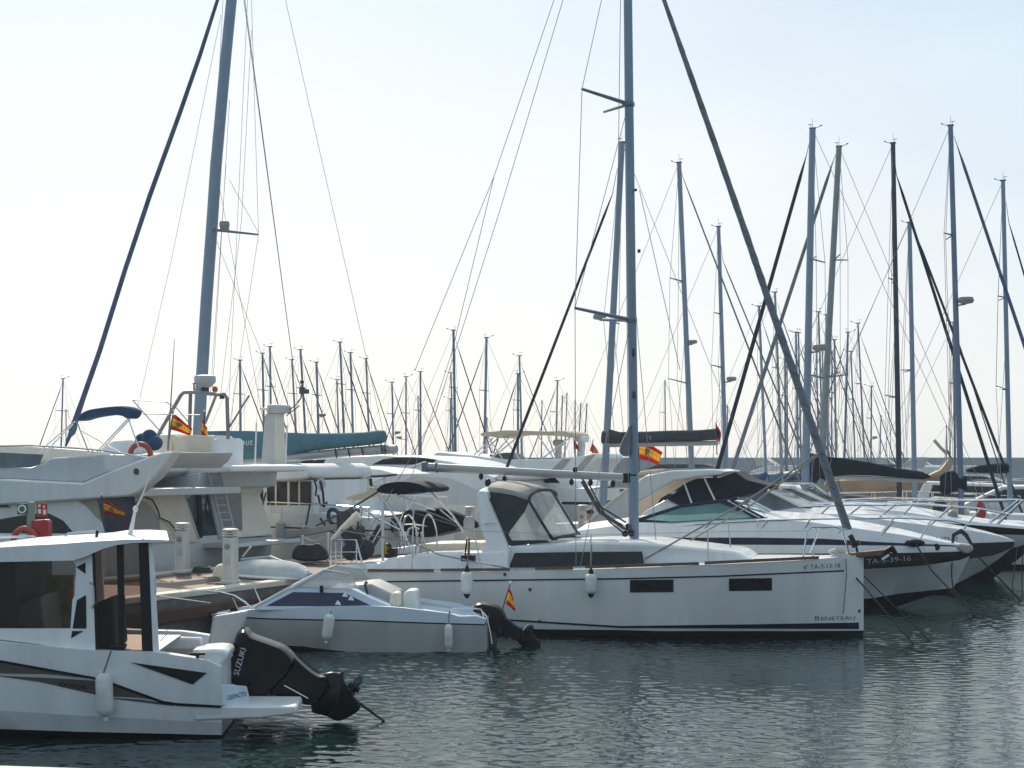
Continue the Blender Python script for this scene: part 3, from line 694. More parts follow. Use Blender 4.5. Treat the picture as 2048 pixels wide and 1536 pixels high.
# rails and posts
m = MB(); w = lambda px, py: B3.side(px, py, lambda x, z: w3(x, 1.2) - .08)
m.tube([w(1606, 1116), w(1614, 1062), w(1622, 1054), w(1672, 1054), w(1684, 1060), w(1700, 1112)], .018, 6); m.tube([w(1626, 1115), w(1632, 1056)], .014, 6)
f1 = [w(1606, 1116), w(1614, 1062), w(1672, 1054)]; f2 = [Vector((v.x + (.15 if i else 0), -v.y, v.z)) for i, v in enumerate(f1)]
m.tube(f2, .018, 6); m.tube([w(1684, 1060), Vector((w(1690, 1060).x + .1, 0, w(1690, 1058).z)), f2[2]], .018, 6); m.build('pulpit', STEEL, B3)
for a, b in (((1417, 1128), (1415, 1063)), ((1461, 1094), (1457, 1048)), ((1182, 1138), (1182, 1068)), ((965, 1140), (946, 1058)), ((824, 1142), (827, 1020))):
    MB().tube([w(*a), w(*b)], .013, 6).build('stanchion', STEEL, B3)
m = MB(); m.tube([w(824, 1024), w(946, 1062)], .006, 4); m.tube([w(946, 1062), w(1182, 1070), w(1416, 1064), w(1614, 1062)], .004, 4); m.tube([w(680, 1060), w(824, 1085), w(880, 1110), w(1012, 1136)], .014, 5); m.build('guard_wire', WIRE, B3)
m = MB(); m.tube([B3.p(1100, 1085, -1.0), B3.p(1108, 1080, -1.0), B3.p(1230, 1080, -1.0), B3.p(1246, 1088, -1.0)], .015, 6); m.tube([B3.p(1180, 1087, -1.0), B3.p(1180, 1080, -1.0)], .012, 6); m.build('roof_handrail', STEEL, B3)
m = MB()
for k in range(4): ring_tex(m, B3.p(1672 + 3 * k, 1107 - k, -.1), .13, .022, (.3, .4 * (-1) ** k, 1), 16, 6)
m.build('coiled_line', ROPEW, B3)
# pushpit with gear
m = MB(); v = lambda px, py, y=-1.45: B3.p(px, py, y)
m.tube([v(661, 1136), v(663, 1080), v(712, 1080), v(728, 1140)], .02, 6); m.tube([v(672, 1082), v(672, 1134)], .015, 6); m.tube([v(684, 1082), v(682, 1130)], .015, 6); m.tube([v(766, 1122, -1.2), v(765, 1000, -1.2)], .03, 6); m.tube([v(713, 1130), v(713, 1082)], .012, 6)
m.tube([v(661, 1105), v(716, 1104)], .012, 6); m.build('pushpit', STEEL, B3)
m = MB(); m.tube([v(663, 1080), v(684, 1058), v(718, 1030)], [.03, .06, .10], 8); m.build('davit_arm', CREAM, B3)
m = MB(); m.ell(v(722, 1098, -1.0), (.30, .22, .24), 12, 8); m.ell(v(702, 1102, -.9), (.2, .2, .2), 10, 8); m.tube([v(690, 1060, -1), v(705, 1075, -1), v(716, 1100, -1)], [.13, .2, .16], 10); m.build('outboard_cover', GREYC, B3)
m = MB(); m.tube([v(676, 1022, -.9), v(676, 1070, -.9)], .03, 6); m.tube([v(716, 1030, -.9), v(717, 1080, -.9)], .03, 6); m.box(v(691, 1042, -.9), (.24, .1, .42)); m.build('stern_bracket', DGREY, B3, .01)
m = MB(); m.tube([v(733, 1104, -.6), v(764, 1052, -.6)], [.10, .10], 8); m.build('gangway_plank', GREYC, B3, .01); MB().tube([v(735, 1102, -.68), v(765, 1050, -.68)], .02, 6).build('gangway_rail', SIGNW, B3)
m = MB(); m.box(v(783, 1106, -1.1), (.22, .16, .20)); m.lathe([(.10, 0), (.06, .16), (.0, .2)], 10, v(776, 1104, -1.1)); m.build('winch', BLACK, B3, .02)
m = MB(); m.tube([v(776, 1098, -1.15), v(770, 1090, -1.15), v(774, 1108, -1.15)], .05, 8); m.build('horseshoe_strap', FLYEL, B3)
MB().tube([v(814, 1072, -1.3), v(818, 1058, -1.3), v(828, 1054, -1.3), v(838, 1058, -1.3)], .022, 6).build('cockpit_rail', STEEL, B3)
for px in (800, 808, 832, 842): m = MB(); m.tube([v(px, 1108, -.9), v(px + 2, 1068, -.9)], .018, 6); m.ell(v(px + 2, 1067, -.9), (.04, .04, .05), 8, 6); m.build('rail_post', STEEL, B3)
m = MB(); ring_tex(m, v(820, 1070, .2), .42, .018, (1, 0, .1)); m.build('steering_wheel', STEEL, B3); m = MB(); ring_tex(m, v(860, 1070, -.8), .42, .018, (1, 0, .1)); m.build('steering_wheel', STEEL, B3)
for px in (932,):
    m = MB(); m.tube([v(930, 1112, -1.5), v(934, 1078, -1.5)], .02, 6); m.tube([v(938, 1112, -1.5), v(938, 1078, -1.5)], .02, 6); m.box(v(929, 1116, -1.55), (.12, .12, .12)); m.box(v(944, 1116, -1.55), (.12, .12, .12)); m.build('fender_hook', BLACK, B3, .02)
fender('fender', 'white fender with black ends on the yacht side, left of the long cabin window', 934, 1143, 1188, 28.2, 12.5, top=(936, 1100))
fender('fender', 'white fender with black ends below the yacht cabin window, right of the other one', 1182, 1147, 1188, 28.25, 11.5, top=(1183, 1090))
m = F('fender', 940, 31.2, 0, 'grey hanging fender upright beside the white arch of the sailing yacht', 'fender', 'fenders hanging along the boats')
a, b = m.p(938, 1076), m.p(938, 1032); L = (b - a).length; MB().lathe([(.02, 0), (.08, .02), (.12, .1), (.12, L - .1), (.08, L - .02), (.02, L)], 12, a, b - a).build('body', SILVERC, m); MB().tube([b, m.p(938, 1022)], .012, 5).build('rope', ROPE, m); MB().tube([a, m.p(936, 1100)], .012, 5).build('rope', ROPE, m)
def mooring(label, pts, r, m=ROPE, name='mooring_line'):
    o = MB().tube(pts, r, 6).build(name, m); tag(o, label, 'rope', 'mooring lines at the bows'); return o
W3 = lambda px, py, y: B3.world(B3.p(px, py, y))
def water_pt(px, py): return F.pz(FW, px, py, -.02)
FW = F('sight', 1024, 1, 0); COL.objects.unlink(FW.root)
mooring('dark mooring line running straight from the yacht bow down to the water', [W3(1690, 1120, -.22), W3(1712, 1155, -.12), Vector(water_pt(1802, 1279))], .016, ROPED)
mooring('slack line hanging against the white yacht bow beside its lettering', [W3(1692, 1118, -.34), W3(1693, 1150, -.36), W3(1690, 1185, -.40), W3(1686, 1228, -.42)], .012, ROPE)
mooring('thin mooring line passing just right of the yacht stem into the water', [W3(1700, 1125, .2), Vector(water_pt(1832, 1270))], .014, ROPED)
# ---- more on the yacht: stowed bimini, anchor, sail bag
bm_ = bpy.data.objects.new('stowed_bimini', None); COL.objects.link(bm_); bm_.parent = B3.root
a = [(742, 984), (756, 968), (785, 962), (822, 962), (850, 969), (863, 978), (858, 986), (830, 985), (800, 991), (768, 989)]
rounded(B3.pts(a, -.9), [Vector((v.x, .5, v.z)) for v in B3.pts(a, -.9)], .12).build('canvas', NAVYC, bm_)
a = [(684, 999), (702, 990), (735, 984), (757, 970), (762, 980), (738, 994), (704, 1002)]
rounded(B3.pts(a, -.8), [Vector((v.x, -.2, v.z)) for v in B3.pts(a, -.8)], .1).build('lit_fold', CREAMC, bm_)
for l in ([(757, 986, -1.1), (795, 1040, -1.25), (828, 1110, -1.4)], [(862, 984, .6), (905, 1030, .7), (938, 1080, .9)], [(790, 988, -.9), (870, 1020, -.5)], [(632, 1052, -1.2), (700, 1018, -1.1), (756, 984, -1.0)], [(824, 986, .2), (800, 1040, .3), (812, 1100, .4)], [(700, 998, -.8), (760, 1040, -.9), (800, 1060, -1)]):
    MB().tube([B3.p(*t) for t in l], .022, 6).build('frame_tube', DGREY if l[0][0] < 650 else STEEL, bm_)
B3.prism('bowsprit_plank', [(1696, 1107), (1772, 1099), (1764, 1112), (1728, 1115), (1696, 1114)], -.14, .14, TEAK, .02)
m = MB(); m.prism(B3.pts([(1748, 1114), (1776, 1095), (1786, 1090), (1796, 1106), (1790, 1108), (1782, 1104), (1760, 1122)], -.12), B3.pts([(1748, 1114), (1776, 1095), (1786, 1090), (1796, 1106), (1790, 1108), (1782, 1104), (1760, 1122)], .12)); m.build('anchor', BLACK, B3, .02)
B3.prism('anchor_fluke', [(1762, 1117), (1777, 1108), (1779, 1112), (1766, 1121)], -.17, -.13, SIGNW, .005)
a = [(1262, 842), (1252, 866), (1243, 882), (1237, 903), (1245, 913), (1262, 913)]
rounded(B3.pts(a, -.16), B3.pts(a, .16), .15).build('sail_bag', SAILG, B3)

# ================================================================ 4. sports cruisers on the right
def cruiser(fr, rows, H, fs, mats, strips, n=40): return hull(fr, rows, H, fs, mats, strips, n=n, deck=0, camber=.10)[1]
HC = [(0, 1.45), (.3, 1.65), (.6, 1.55), (.75, 1.22), (.87, .75), (.95, .36), (1, .03)]
fb = [(0, .90), (.5, .84), (.8, .60), (1, .5)]
A_ = F('sports_cruiser', 1300, 36, -16, 'white sports cruiser with navy stripe and black registration band, right of the yacht mast', 'motorboat')
wA = cruiser(A_, [[(1150, 1062), (1275, 1046), (1345, 1048), (1440, 1043), (1530, 1039), (1620, 1044), (1700, 1055), (1800, 1069), (1880, 1083), (1940, 1092)],
                  [(1150, 1073), (1275, 1075), (1500, 1075), (1640, 1077), (1800, 1086), (1900, 1090), (1941, 1094)],
                  [(1150, 1087), (1275, 1088), (1640, 1090), (1780, 1091), (1900, 1093), (1942, 1096)],
                  [(1150, 1105), (1640, 1107), (1793, 1106), (1916, 1103), (1943, 1101)],
                  [(1150, 1145), (1640, 1142), (1730, 1138), (1849, 1131), (1925, 1119), (1940, 1112)],
                  [(1152, 1172), (1640, 1168), (1740, 1162), (1860, 1152), (1926, 1140)],
                  [(1152, 1205), (1640, 1200), (1740, 1197), (1800, 1187), (1860, 1181), (1906, 1176)],
                  [(1154, 1214), (1640, 1214), (1740, 1214), (1795, 1213)]], HC,
             [.93, 1, 1.01, 1.03, 1.0, [(0, .97), (.5, .92), (.8, .72), (1, .6)], fb, fb], [WHITE, NAVY, BLACK, GREYW, ANTIF], [0, 1, 0, 2, 3, 3, 4, 4])  # white bottom below the black band coloured grey for its shade
A_.text('registration_number', 'TA-5-39-16', 1733, 1128, 10, wA, INKG, squash=1.25, slope=.07, off=.012)
wg = lambda x, z: 1.28 - .45 * max(0, z - 1.9)
A_.panel('windscreen_side', [(1283, 1039), (1362, 1013), (1456, 1001), (1520, 1037), (1440, 1041), (1345, 1046)], wg, GTEAL, 0, .012, smooth=0)
g0 = [A_.side(a, b, wg) for a, b in [(1456, 1001), (1522, 1037)]]; g1 = [Vector((v.x + .15, -v.y, v.z)) for v in g0]; gm = [Vector((v.x + .35, 0, v.z)) for v in g0]
m = MB(); m.loft([[g0[0], gm[0], g1[0]], [g0[1], gm[1], g1[1]]], closed=False, cap=False); m.build('windscreen_front', GTEAL, A_, fix=False)
m = MB(); s = [A_.side(a, b, wg) for a, b in [(1270, 1040), (1283, 1038), (1362, 1012), (1440, 1002), (1472, 997)]]; m.tube(s, .045, 6); m.tube([s[-1], gm[0], g1[0]], .035, 6); m.tube([g0[0] + Vector((.06, -.02, 0)), g0[1] + Vector((.08, -.02, 0))], .035, 6); m.tube([g0[0] - Vector((.09, .02, 0)), g0[1] - Vector((.09, .02, 0))], .03, 6)
m.tube([A_.side(a, b, wg) for a, b in [(1275, 1041), (1345, 1047), (1440, 1042), (1535, 1038)]], .045, 6); m.build('windscreen_frame', NAVY, A_)
MB().tube([g0[0], g0[1]], .04, 6).build('windscreen_bar', SIGNW, A_); MB().tube([gm[0], gm[1]], .03, 6).build('windscreen_bar', SIGNW, A_)
m = MB(); rp = [(1130, 1072), (1280, 1063), (1400, 1048), (1520, 1041), (1640, 1038), (1800, 1036), (1900, 1041), (1938, 1050)]
rl = [A_.side(a, b, lambda x, z: max(.1, wA(x, 1.4) - .12)) for a, b in rp]; m.tube(rl, .02, 6); m.tube([Vector((v.x, -v.y, v.z)) for v in rl], .02, 6); m.tube([rl[-1], Vector((rl[-1].x, -rl[-1].y, rl[-1].z))], .02, 6); m.build('bow_rail', STEEL, A_)
for (a, b, c, d) in ((1330, 1058, 1316, 1076), (1418, 1047, 1392, 1076), (1516, 1042, 1516, 1076), (1534, 1042, 1518, 1062), (1620, 1039, 1596, 1076), (1694, 1038, 1676, 1068), (1787, 1037, 1758, 1076), (1862, 1040, 1836, 1086)):
    A_.tube('stanchion', [(a, b, -max(.1, wA(A_.p(a, b, -1).x, 1.4) - .12)), (c, d, -max(.1, wA(A_.p(c, d, -1).x, 1.4) - .1))], .022, STEEL)
A_.prism('anchor_platform', [(1900, 1094), (1922, 1088), (1942, 1090), (1948, 1097), (1945, 1103), (1936, 1108), (1926, 1106), (1918, 1099), (1908, 1101)], -.28, .28, WARMC, .04)
m = MB(); m.tube([A_.p(1905, 1086, -.2), A_.p(1907, 1070, -.2), A_.p(1922, 1062, -.1), A_.p(1932, 1070, 0), A_.p(1944, 1090, .1)], [.03, .05, .06, .05, .03], 6); m.build('bow_fender_strap', ROPED, A_)
m = MB(); m.ell(A_.p(1830, 1086, -.9), (.22, .1, .09), 10, 6); m.build('mooring_cleat', BLACK, A_)
m = MB(); m.lathe([(.08, -.01), (.08, .02), (0, .021)], 12, A_.side(1873, 1094, wA), (0, -1, 0)); m.build('hull_vent', NAVY, A_)
A_.tube('lit_stanchion', [(1786, 1042, -.9), (1761, 1070, -1.0)], .05, CREAM)  # cream tube paints the golden sunlight on a stanchion
A_.prism('deck_hatch', [(1580, 1040), (1640, 1036), (1645, 1043), (1585, 1046)], -.5, .5, GGREY, .01)
fender('fender', 'small grey fender with black top against the navy stripe of the sports cruiser', 1516, 1098, 1122, 34.0, 8, top=(1516, 1060), dark=True)
WA = lambda px, py, y: A_.world(A_.p(px, py, y))
mooring('dark line slanting off the cruiser bow across its black band', [WA(1832, 1088, -1.05), WA(1862, 1140, -1.0), Vector(water_pt(1925, 1225))], .018, ROPED)
mooring('rope hanging straight down beside the anchor platform of the cruiser', [WA(1905, 1108, -.3), WA(1903, 1150, -.3), WA(1906, 1178, -.3), Vector(water_pt(1930, 1222))], .018, ROPED)
mooring('taut dark line from the far cruiser bow down into the bright water at right', [WA(1955, 1112, 2.2), Vector(water_pt(2016, 1196))], .022, ROPED)

B_ = F('sports_cruiser', 1400, 40.2, -16, 'sports cruiser with radar arch and navy canopy, moored behind the navy striped one', 'motorboat')
fbb = [(0, .9), (.5, .84), (.8, .6), (1, .45)]
wB = cruiser(B_, [[(1150, 1070), (1260, 1052), (1450, 1033), (1600, 1024), (1700, 1031), (1850, 1050), (1950, 1062), (2000, 1072), (2028, 1081)],
                  [(1150, 1082), (1600, 1080), (1850, 1086), (1944, 1086), (2010, 1084), (2030, 1083)],
                  [(1150, 1112), (1850, 1124), (1944, 1117), (1993, 1110), (2026, 1094)],
                  [(1150, 1150), (1850, 1152), (1940, 1140), (2000, 1116)],
                  [(1152, 1180), (1800, 1180), (1900, 1174), (1962, 1142)],
                  [(1154, 1187), (1800, 1187), (1866, 1184)]], [(0, 1.6), (.35, 1.75), (.6, 1.6), (.75, 1.22), (.87, .74), (.95, .34), (1, .02)],
             [.93, 1, 1, [(0, .97), (.5, .92), (.8, .75), (1, .6)], fbb, fbb], [WHITE, BLACK, GREYW, ANTIF], [0, 1, 2, 2, 3, 3])  # lower hull greyed too, shade painted into the white bottom
B_.text('registration_number', 'TA-2-673-97', 1851, 1083, 9, wB, INKD, squash=.92, off=.012)
archo = [(1148, 1070), (1200, 1024), (1252, 980), (1290, 952), (1340, 942), (1430, 940), (1452, 944), (1440, 949), (1400, 952), (1345, 962), (1300, 990), (1278, 1003), (1264, 1030), (1258, 1070)]
for y0, y1, mt_ in ((-1.55, -1.40, GREYW), (1.40, 1.55, BEIGE)): B_.prism('radar_arch_leg', archo, y0, y1, mt_, .03) if y0 < 0 else \
    MB().prism([Vector((v.x, y0, v.z)) for v in B_.pts(archo, -1.55)], [Vector((v.x, y1, v.z)) for v in B_.pts(archo, -1.55)]).build('radar_arch_leg', mt_, B_, .03)
tp = B_.pts([(1290, 951), (1340, 941), (1430, 939), (1452, 943), (1440, 948), (1400, 951), (1345, 960)], -1.5)
MB().prism([Vector((v.x, -1.39, v.z)) for v in tp], [Vector((v.x, 1.39, v.z)) for v in tp]).build('radar_arch_top', WHITE, B_, .02)
edge = B_.pts([(1150, 1068), (1200, 1022), (1254, 977)], -1.57); MB().tube(edge, .03, 6).build('arch_lit_edge', CREAM, B_)  # cream tube paints the bright lit edge of the arch leg
wcv = lambda x, z: 1.34 - .55 * max(0, z - 2.5)
B_.taper('canopy', [(1334, 998), (1352, 984), (1366, 968), (1393, 957), (1437, 957), (1470, 943), (1494, 960), (1541, 972), (1535, 980), (1481, 991), (1431, 1002), (1377, 1010), (1355, 1009)], wcv, NAVYC, .03)
for a in ([(1367, 962), (1384, 1008)], [(1409, 957), (1431, 1003)]):
    MB().tube([B_.side(u, v, lambda x, z: wcv(x, z) + .02) for u, v in a], .025, 6).build('canopy_bar', SIGNW, B_)
B_.taper('cockpit_side', [(1262, 1052), (1290, 1022), (1334, 998), (1356, 1009), (1440, 1002), (1480, 1000), (1605, 1016), (1640, 1026), (1450, 1036)], lambda x, z: 1.32 - .2 * (z - 1.8), WHITE, .03)
B_.panel('windscreen', [(1431, 1002), (1481, 991), (1535, 980), (1603, 1013), (1560, 1020), (1478, 1023)], lambda x, z: 1.34 - .2 * (z - 1.8), GGREY, .004, .02)
b0 = [B_.side(a, b, 1.28) for a, b in [(1535, 980), (1605, 1014)]]; b1 = [Vector((v.x, -v.y, v.z)) for v in b0]; bmid = [Vector((v.x + .3, 0, v.z)) for v in b0]
MB().loft([[b0[0], bmid[0], b1[0]], [b0[1], bmid[1], b1[1]]], closed=False, cap=False).build('windscreen_front', GGREY, B_, fix=False)
MB().tube(b0, .045, 6).build('windscreen_bar', CREAM, B_)
m = MB(); rl = [B_.side(a, b, lambda x, z: max(.1, wB(x, 1.4) - .15)) for a, b in [(1600, 1014), (1700, 1010), (1850, 1011), (1960, 1018), (2020, 1030)]]; m.tube(rl, .022, 6); m.tube([Vector((v.x, -v.y, v.z)) for v in rl], .022, 6); m.build('bow_rail', STEEL, B_)
for (a, b, c, d) in ((1660, 1011, 1640, 1030), (1724, 1010, 1690, 1036), (1791, 1009, 1755, 1038), (1823, 1012, 1806, 1030), (1904, 1012, 1852, 1058), (1960, 1018, 1926, 1060)):
    B_.tube('stanchion', [(a, b, -max(.1, wB(B_.p(a, b, -1).x, 1.4) - .15)), (c, d, -max(.1, wB(B_.p(c, d, -1).x, 1.4) - .12))], .026, STEEL)
B_.prism('deck_hatch', [(1606, 1016), (1640, 1012), (1650, 1020), (1612, 1024)], -.4, .4, LGREY, .01)

C_ = F('sports_cruiser', 1550, 44.5, -16, 'white cruiser with a black hull band and steel bow rail, furthest back on the right', 'motorboat')
wC = cruiser(C_, [[(1400, 1050), (1520, 1022), (1650, 1014), (1800, 1022), (1900, 1038), (1960, 1045), (2048, 1053), (2110, 1060)],
                  [(1400, 1056), (1650, 1030), (1880, 1045), (1960, 1051), (2048, 1058), (2111, 1063)],
                  [(1400, 1075), (1650, 1068), (1900, 1066), (2048, 1070), (2105, 1072)],
                  [(1402, 1100), (1900, 1102), (2030, 1095), (2085, 1080)],
                  [(1404, 1165), (1900, 1167), (1975, 1166)]], [(0, 1.5), (.35, 1.7), (.6, 1.55), (.75, 1.2), (.87, .72), (.95, .32), (1, .02)], [.94, 1, 1, .93, fbb], [WHITE, BLACK, GREYW, ANTIF], [0, 1, 2, 3, 3])
C_.taper('cockpit_side', [(1545, 1022), (1556, 1004), (1640, 1003), (1662, 1018)], lambda x, z: 1.2, WHITE, .03)
C_.panel('windscreen', [(1556, 1005), (1560, 984), (1592, 978), (1650, 1003)], lambda x, z: 1.2 - .2 * (z - 2), GGREY, 0, .02)
c0 = [C_.side(a, b, 1.15) for a, b in [(1592, 978), (1652, 1004)]]; c1 = [Vector((v.x, -v.y, v.z)) for v in c0]; cm = [Vector((v.x + .3, 0, v.z)) for v in c0]
MB().loft([[c0[0], cm[0], c1[0]], [c0[1], cm[1], c1[1]]], closed=False, cap=False).build('windscreen_front', GGREY, C_, fix=False); MB().tube(c0, .045, 6).build('windscreen_bar', CREAM, C_)
m = MB(); m.tube([C_.p(1650, 985, -1), C_.p(1625, 967, -1), C_.p(1560, 966, -1)], .025, 6); m.build('windscreen_rail', STEEL, C_)
m = MB(); rl = [C_.side(a, b, lambda x, z: max(.1, wC(x, 1.4) - .15)) for a, b in [(1640, 1006), (1760, 1000), (1900, 1003), (2037, 1000), (2090, 1008)]]; m.tube(rl, .024, 6); m.tube([Vector((v.x, -v.y, v.z)) for v in rl], .024, 6); m.build('bow_rail', STEEL, C_)
for (a, b, c, d) in ((1780, 1000, 1760, 1020), (1905, 1003, 1880, 1036), (2037, 1000, 1964, 1058), (2046, 1000, 1990, 1052)):
    C_.tube('stanchion', [(a, b, -.7), (c, d, -.75)], .04 if a > 2000 else .025, STEEL)
m = MB(); m.ell(C_.p(1905, 1030, -.6), (.15, .15, .15), 10, 8); m.tube([C_.p(1905, 1034, -.6), C_.p(1905, 1044, -.6)], .06, 8); m.build('searchlight', MGREY, C_)
WC = lambda px, py, y: C_.world(C_.p(px, py, y))
mooring('thin vertical line hanging at the right edge of the picture', [WC(2046, 1090, -.5), WC(2043, 1190, -.5)], .014, ROPED)
mooring('thin slanting line meeting the taut dark one at far right', [WC(2035, 1095, -.6), Vector(water_pt(2000, 1165))], .016, ROPED)

# ================================================================ 5. boats on the left side of the quay
Y1 = F('flybridge_yacht', 335, 34, -27, 'big white flybridge yacht with sweeping overhang and folded blue bimini, behind the cabin boat', 'motor yacht')
_, wy1 = hull(Y1, [[(-620, 1005), (-300, 1040), (0, 1074), (213, 1086)], [(-600, 1090), (0, 1130), (213, 1142)], [(-560, 1180), (0, 1212), (213, 1226)], [(-558, 1190), (0, 1222), (213, 1236)]],
              [(0, .1), (.15, .9), (.35, 1.7), (.6, 2.05), (1, 2.0)], [1, .99, .93, .9], [WHITE2, ANTIF], [0, 0, 1, 1], n=30)
ws1 = lambda x, z: 1.9
Y1.taper('cabin', [(-330, 1000), (0, 1002), (150, 998), (196, 996), (206, 1012), (214, 1086), (0, 1078), (-360, 1050)], ws1, WHITE2, .03)
Y1.panel('cabin_window', [(-60, 1066), (-10, 1040), (60, 1028), (98, 1027), (126, 1041), (145, 1063), (143, 1067)], ws1, GDARK, .005, .02)
Y1.panel('cabin_window', [(-90, 1016), (-90, 985), (-30, 988), (0, 996), (21, 1015)], ws1, GDARK, .005, .02)
Y1.panel('aft_wing_panel', [(155, 1002), (196, 998), (205, 1046), (188, 1030), (172, 1012)], ws1, KHAKI, .005, .02)
wing = [(-330, 955), (0, 958), (165, 966), (190, 955), (240, 935), (300, 912), (324, 905), (346, 903), (332, 926), (311, 955), (276, 985), (256, 993), (150, 1000), (0, 1010), (-330, 1012)]
Wn = Y1.pts(wing, -2.05)
m = MB(); m.prism(Wn, [v + Vector((0, .3, 0)) for v in Wn]); m.build('flybridge_wing', WHITE2, Y1, .04)
xl = Y1.p(150, 960, -2.05).x; Wf = [Vector((min(v.x, xl + .1 * (v.z - 2.5)), 2.05, v.z)) for v in Wn]; MB().prism(Wf, [v - Vector((0, .3, 0)) for v in Wf]).build('flybridge_wing', WHITE2, Y1, .04)
zf = Y1.p(150, 985, -2.05).z; x0, x1 = Wn[0].x, Y1.p(262, 985, -2.05).x
MB().box(((x0 + x1) / 2, 0, zf), (x1 - x0, 3.5, .16)).build('flybridge_deck', GREYW, Y1, .02)
bar = Y1.pts([(296, 914), (324, 906), (346, 904), (336, 922), (318, 938)], -1.74)
MB().prism([Vector((v.x, -1.74, v.z)) for v in bar], [Vector((v.x, .35, v.z)) for v in bar]).build('arch_bar', GREYW, Y1, .03)
Y1.taper('flybridge_side', [(-330, 930), (0, 934), (60, 936), (90, 925), (100, 916), (208, 909), (213, 945), (166, 967), (0, 959), (-330, 956)], lambda x, z: 1.75, GREYW, .04)
Y1.panel('flybridge_screen', [(-200, 895), (0, 905), (86, 909), (78, 930), (60, 935), (0, 936), (-200, 932)], lambda x, z: 1.76, GGREY, .01, .02)
m = MB(); a = Y1.pts([(-330, 893), (60, 893), (215, 904), (218, 925), (-330, 925)], 1.1); m.prism(a, [v + Vector((0, .15, 0)) for v in a]); m.build('flybridge_coaming', CREAM, Y1, .03)
m = MB(); m.tube([Y1.p(t[0], t[1], -1.75) for t in ((-330, 890), (0, 892), (60, 891), (150, 896), (214, 902), (300, 916))], .022, 6)
for px, py in ((4, 892), (104, 893), (184, 899)): m.tube([Y1.p(px, py, -1.75), Y1.p(px + 6, py + 22, -1.75)], .018, 6)
m.build('flybridge_rail', STEEL, Y1)
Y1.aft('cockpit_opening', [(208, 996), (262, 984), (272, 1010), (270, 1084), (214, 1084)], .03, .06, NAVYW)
MB().lathe([(.07, -.01), (.07, .02), (0, .021)], 10, Y1.p(273, 943, -2.05), (0, -1, 0)).build('wing_light', DGREY, Y1)
Y1.aft('aft_bulkhead', [(268, 988), (376, 977), (368, 996), (394, 1084), (268, 1084)], .02, .05, CREAM)
Y1.aft('aft_canvas', [(266, 1084), (266, 1012), (278, 1000), (292, 1005), (304, 1016), (316, 1036), (324, 1084)], .05, .08, WARMC)
MB().tube([Y1.pxp(a, b, .12) for a, b in [(285, 992), (305, 1000), (316, 1020), (320, 1036), (338, 1044), (350, 1058), (356, 1074)]], .02, 5).build('aft_rail', DGREY, Y1)
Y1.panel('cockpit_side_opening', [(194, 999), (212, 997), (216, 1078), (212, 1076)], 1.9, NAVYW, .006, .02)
a = [(150, 838), (156, 828), (172, 819), (205, 814), (240, 811), (260, 814), (272, 823), (264, 836), (256, 838), (250, 832), (220, 829), (190, 833), (170, 837), (153, 843)]
rounded(Y1.pts(a, -.9), [v + Vector((0, .3, 0)) for v in Y1.pts(a, -.9)], .10).build('folded_bimini', BLUEC, Y1)
m = MB()
for l in ([(150, 842), (66, 914)], [(146, 848), (80, 915)], [(153, 842), (178, 906)], [(256, 837), (190, 908)], [(260, 838), (196, 908)], [(257, 838), (283, 910)], [(160, 860), (240, 905)]): m.tube([Y1.p(a, b, -.9) for a, b in l], .016, 5)
m.build('bimini_frame', STEEL, Y1)
m = MB(); m.prism(Y1.pts([(205, 898), (225, 882), (262, 880), (300, 885), (300, 905), (215, 920)], .6), Y1.pts([(205, 898), (225, 882), (262, 880), (300, 885), (300, 905), (215, 920)], 1.0)); m.build('sunpad', WHITE, Y1, .05)
m = MB(); m.ell(Y1.p(285, 880, .2), (.16, .2, .16), 10, 8); m.ell(Y1.p(299, 876, .2), (.18, .2, .2), 10, 8); m.ell(Y1.p(308, 886, .2), (.2, .2, .18), 10, 8); m.build('covered_helm_seat', BLUEC, Y1)
m = MB(); m.tube([Y1.p(265, 800, -.2), Y1.p(332, 804, -.2), Y1.p(352, 815, -.2), Y1.p(382, 850, -.2)], .012, 5); m.tube([Y1.p(265, 800, -.2), Y1.p(325, 868, -.2)], .012, 5); m.tube([Y1.p(285, 828, -.2), Y1.p(400, 830, -.2)], .010, 5); m.build('awning_frame', WIRE, Y1)
m = MB(); m.tube([Y1.p(336, 900, -.6), Y1.p(342, 800, -.6), Y1.p(349, 678, -.6)], [.025, .015, .006], 5); m.build('whip_aerial', MGREY, Y1)
lb = F('lifebuoy', 281, 33.6, 0, 'orange lifebuoy propped on the flybridge rail of the big white yacht', 'lifebuoy', 'lifebuoys')
m = MB(); ring_tex(m, lb.p(281, 909), .23, .062, (.1, 1, .1), 30, 10); m.build('ring', LRED, lb)

Y2 = F('fishing_cruiser', 469, 36.3, -27, 'cream cabin fishing boat with a glass stern door, ladder and radar on a steel arch', 'motorboat')
hull(Y2, [[(100, 1040), (200, 1068), (391, 1084)], [(110, 1120), (391, 1130)], [(130, 1188), (391, 1200)], [(132, 1195), (391, 1209)]], [(0, .1), (.25, 1.0), (.5, 1.5), (1, 1.5)], [1, .98, .92, .9], [GREYW, ANTIF], [0, 0, 1, 1], n=20)
Y2.prism('cabin', [(262, 992), (300, 984), (376, 977), (366, 996), (394, 1082), (262, 1080)], -1.5, 1.5, CREAM, .03)
a = [(266, 1082), (267, 1012), (278, 1000), (300, 1010), (316, 1036), (323, 1082)]
MB().prism(Y2.pts(a, -1.53), Y2.pts(a, -1.50)).build('side_canvas', WARMC, Y2)
Y2.prism('roof_fascia', [(288, 962), (400, 944), (396, 976), (376, 980), (290, 987)], -1.55, 1.5, GREYW, .03)
Y2.aft('stern_door', [(369, 994), (407, 963), (419, 966), (436, 1076), (393, 1077)], .02, .05, GBLUE)
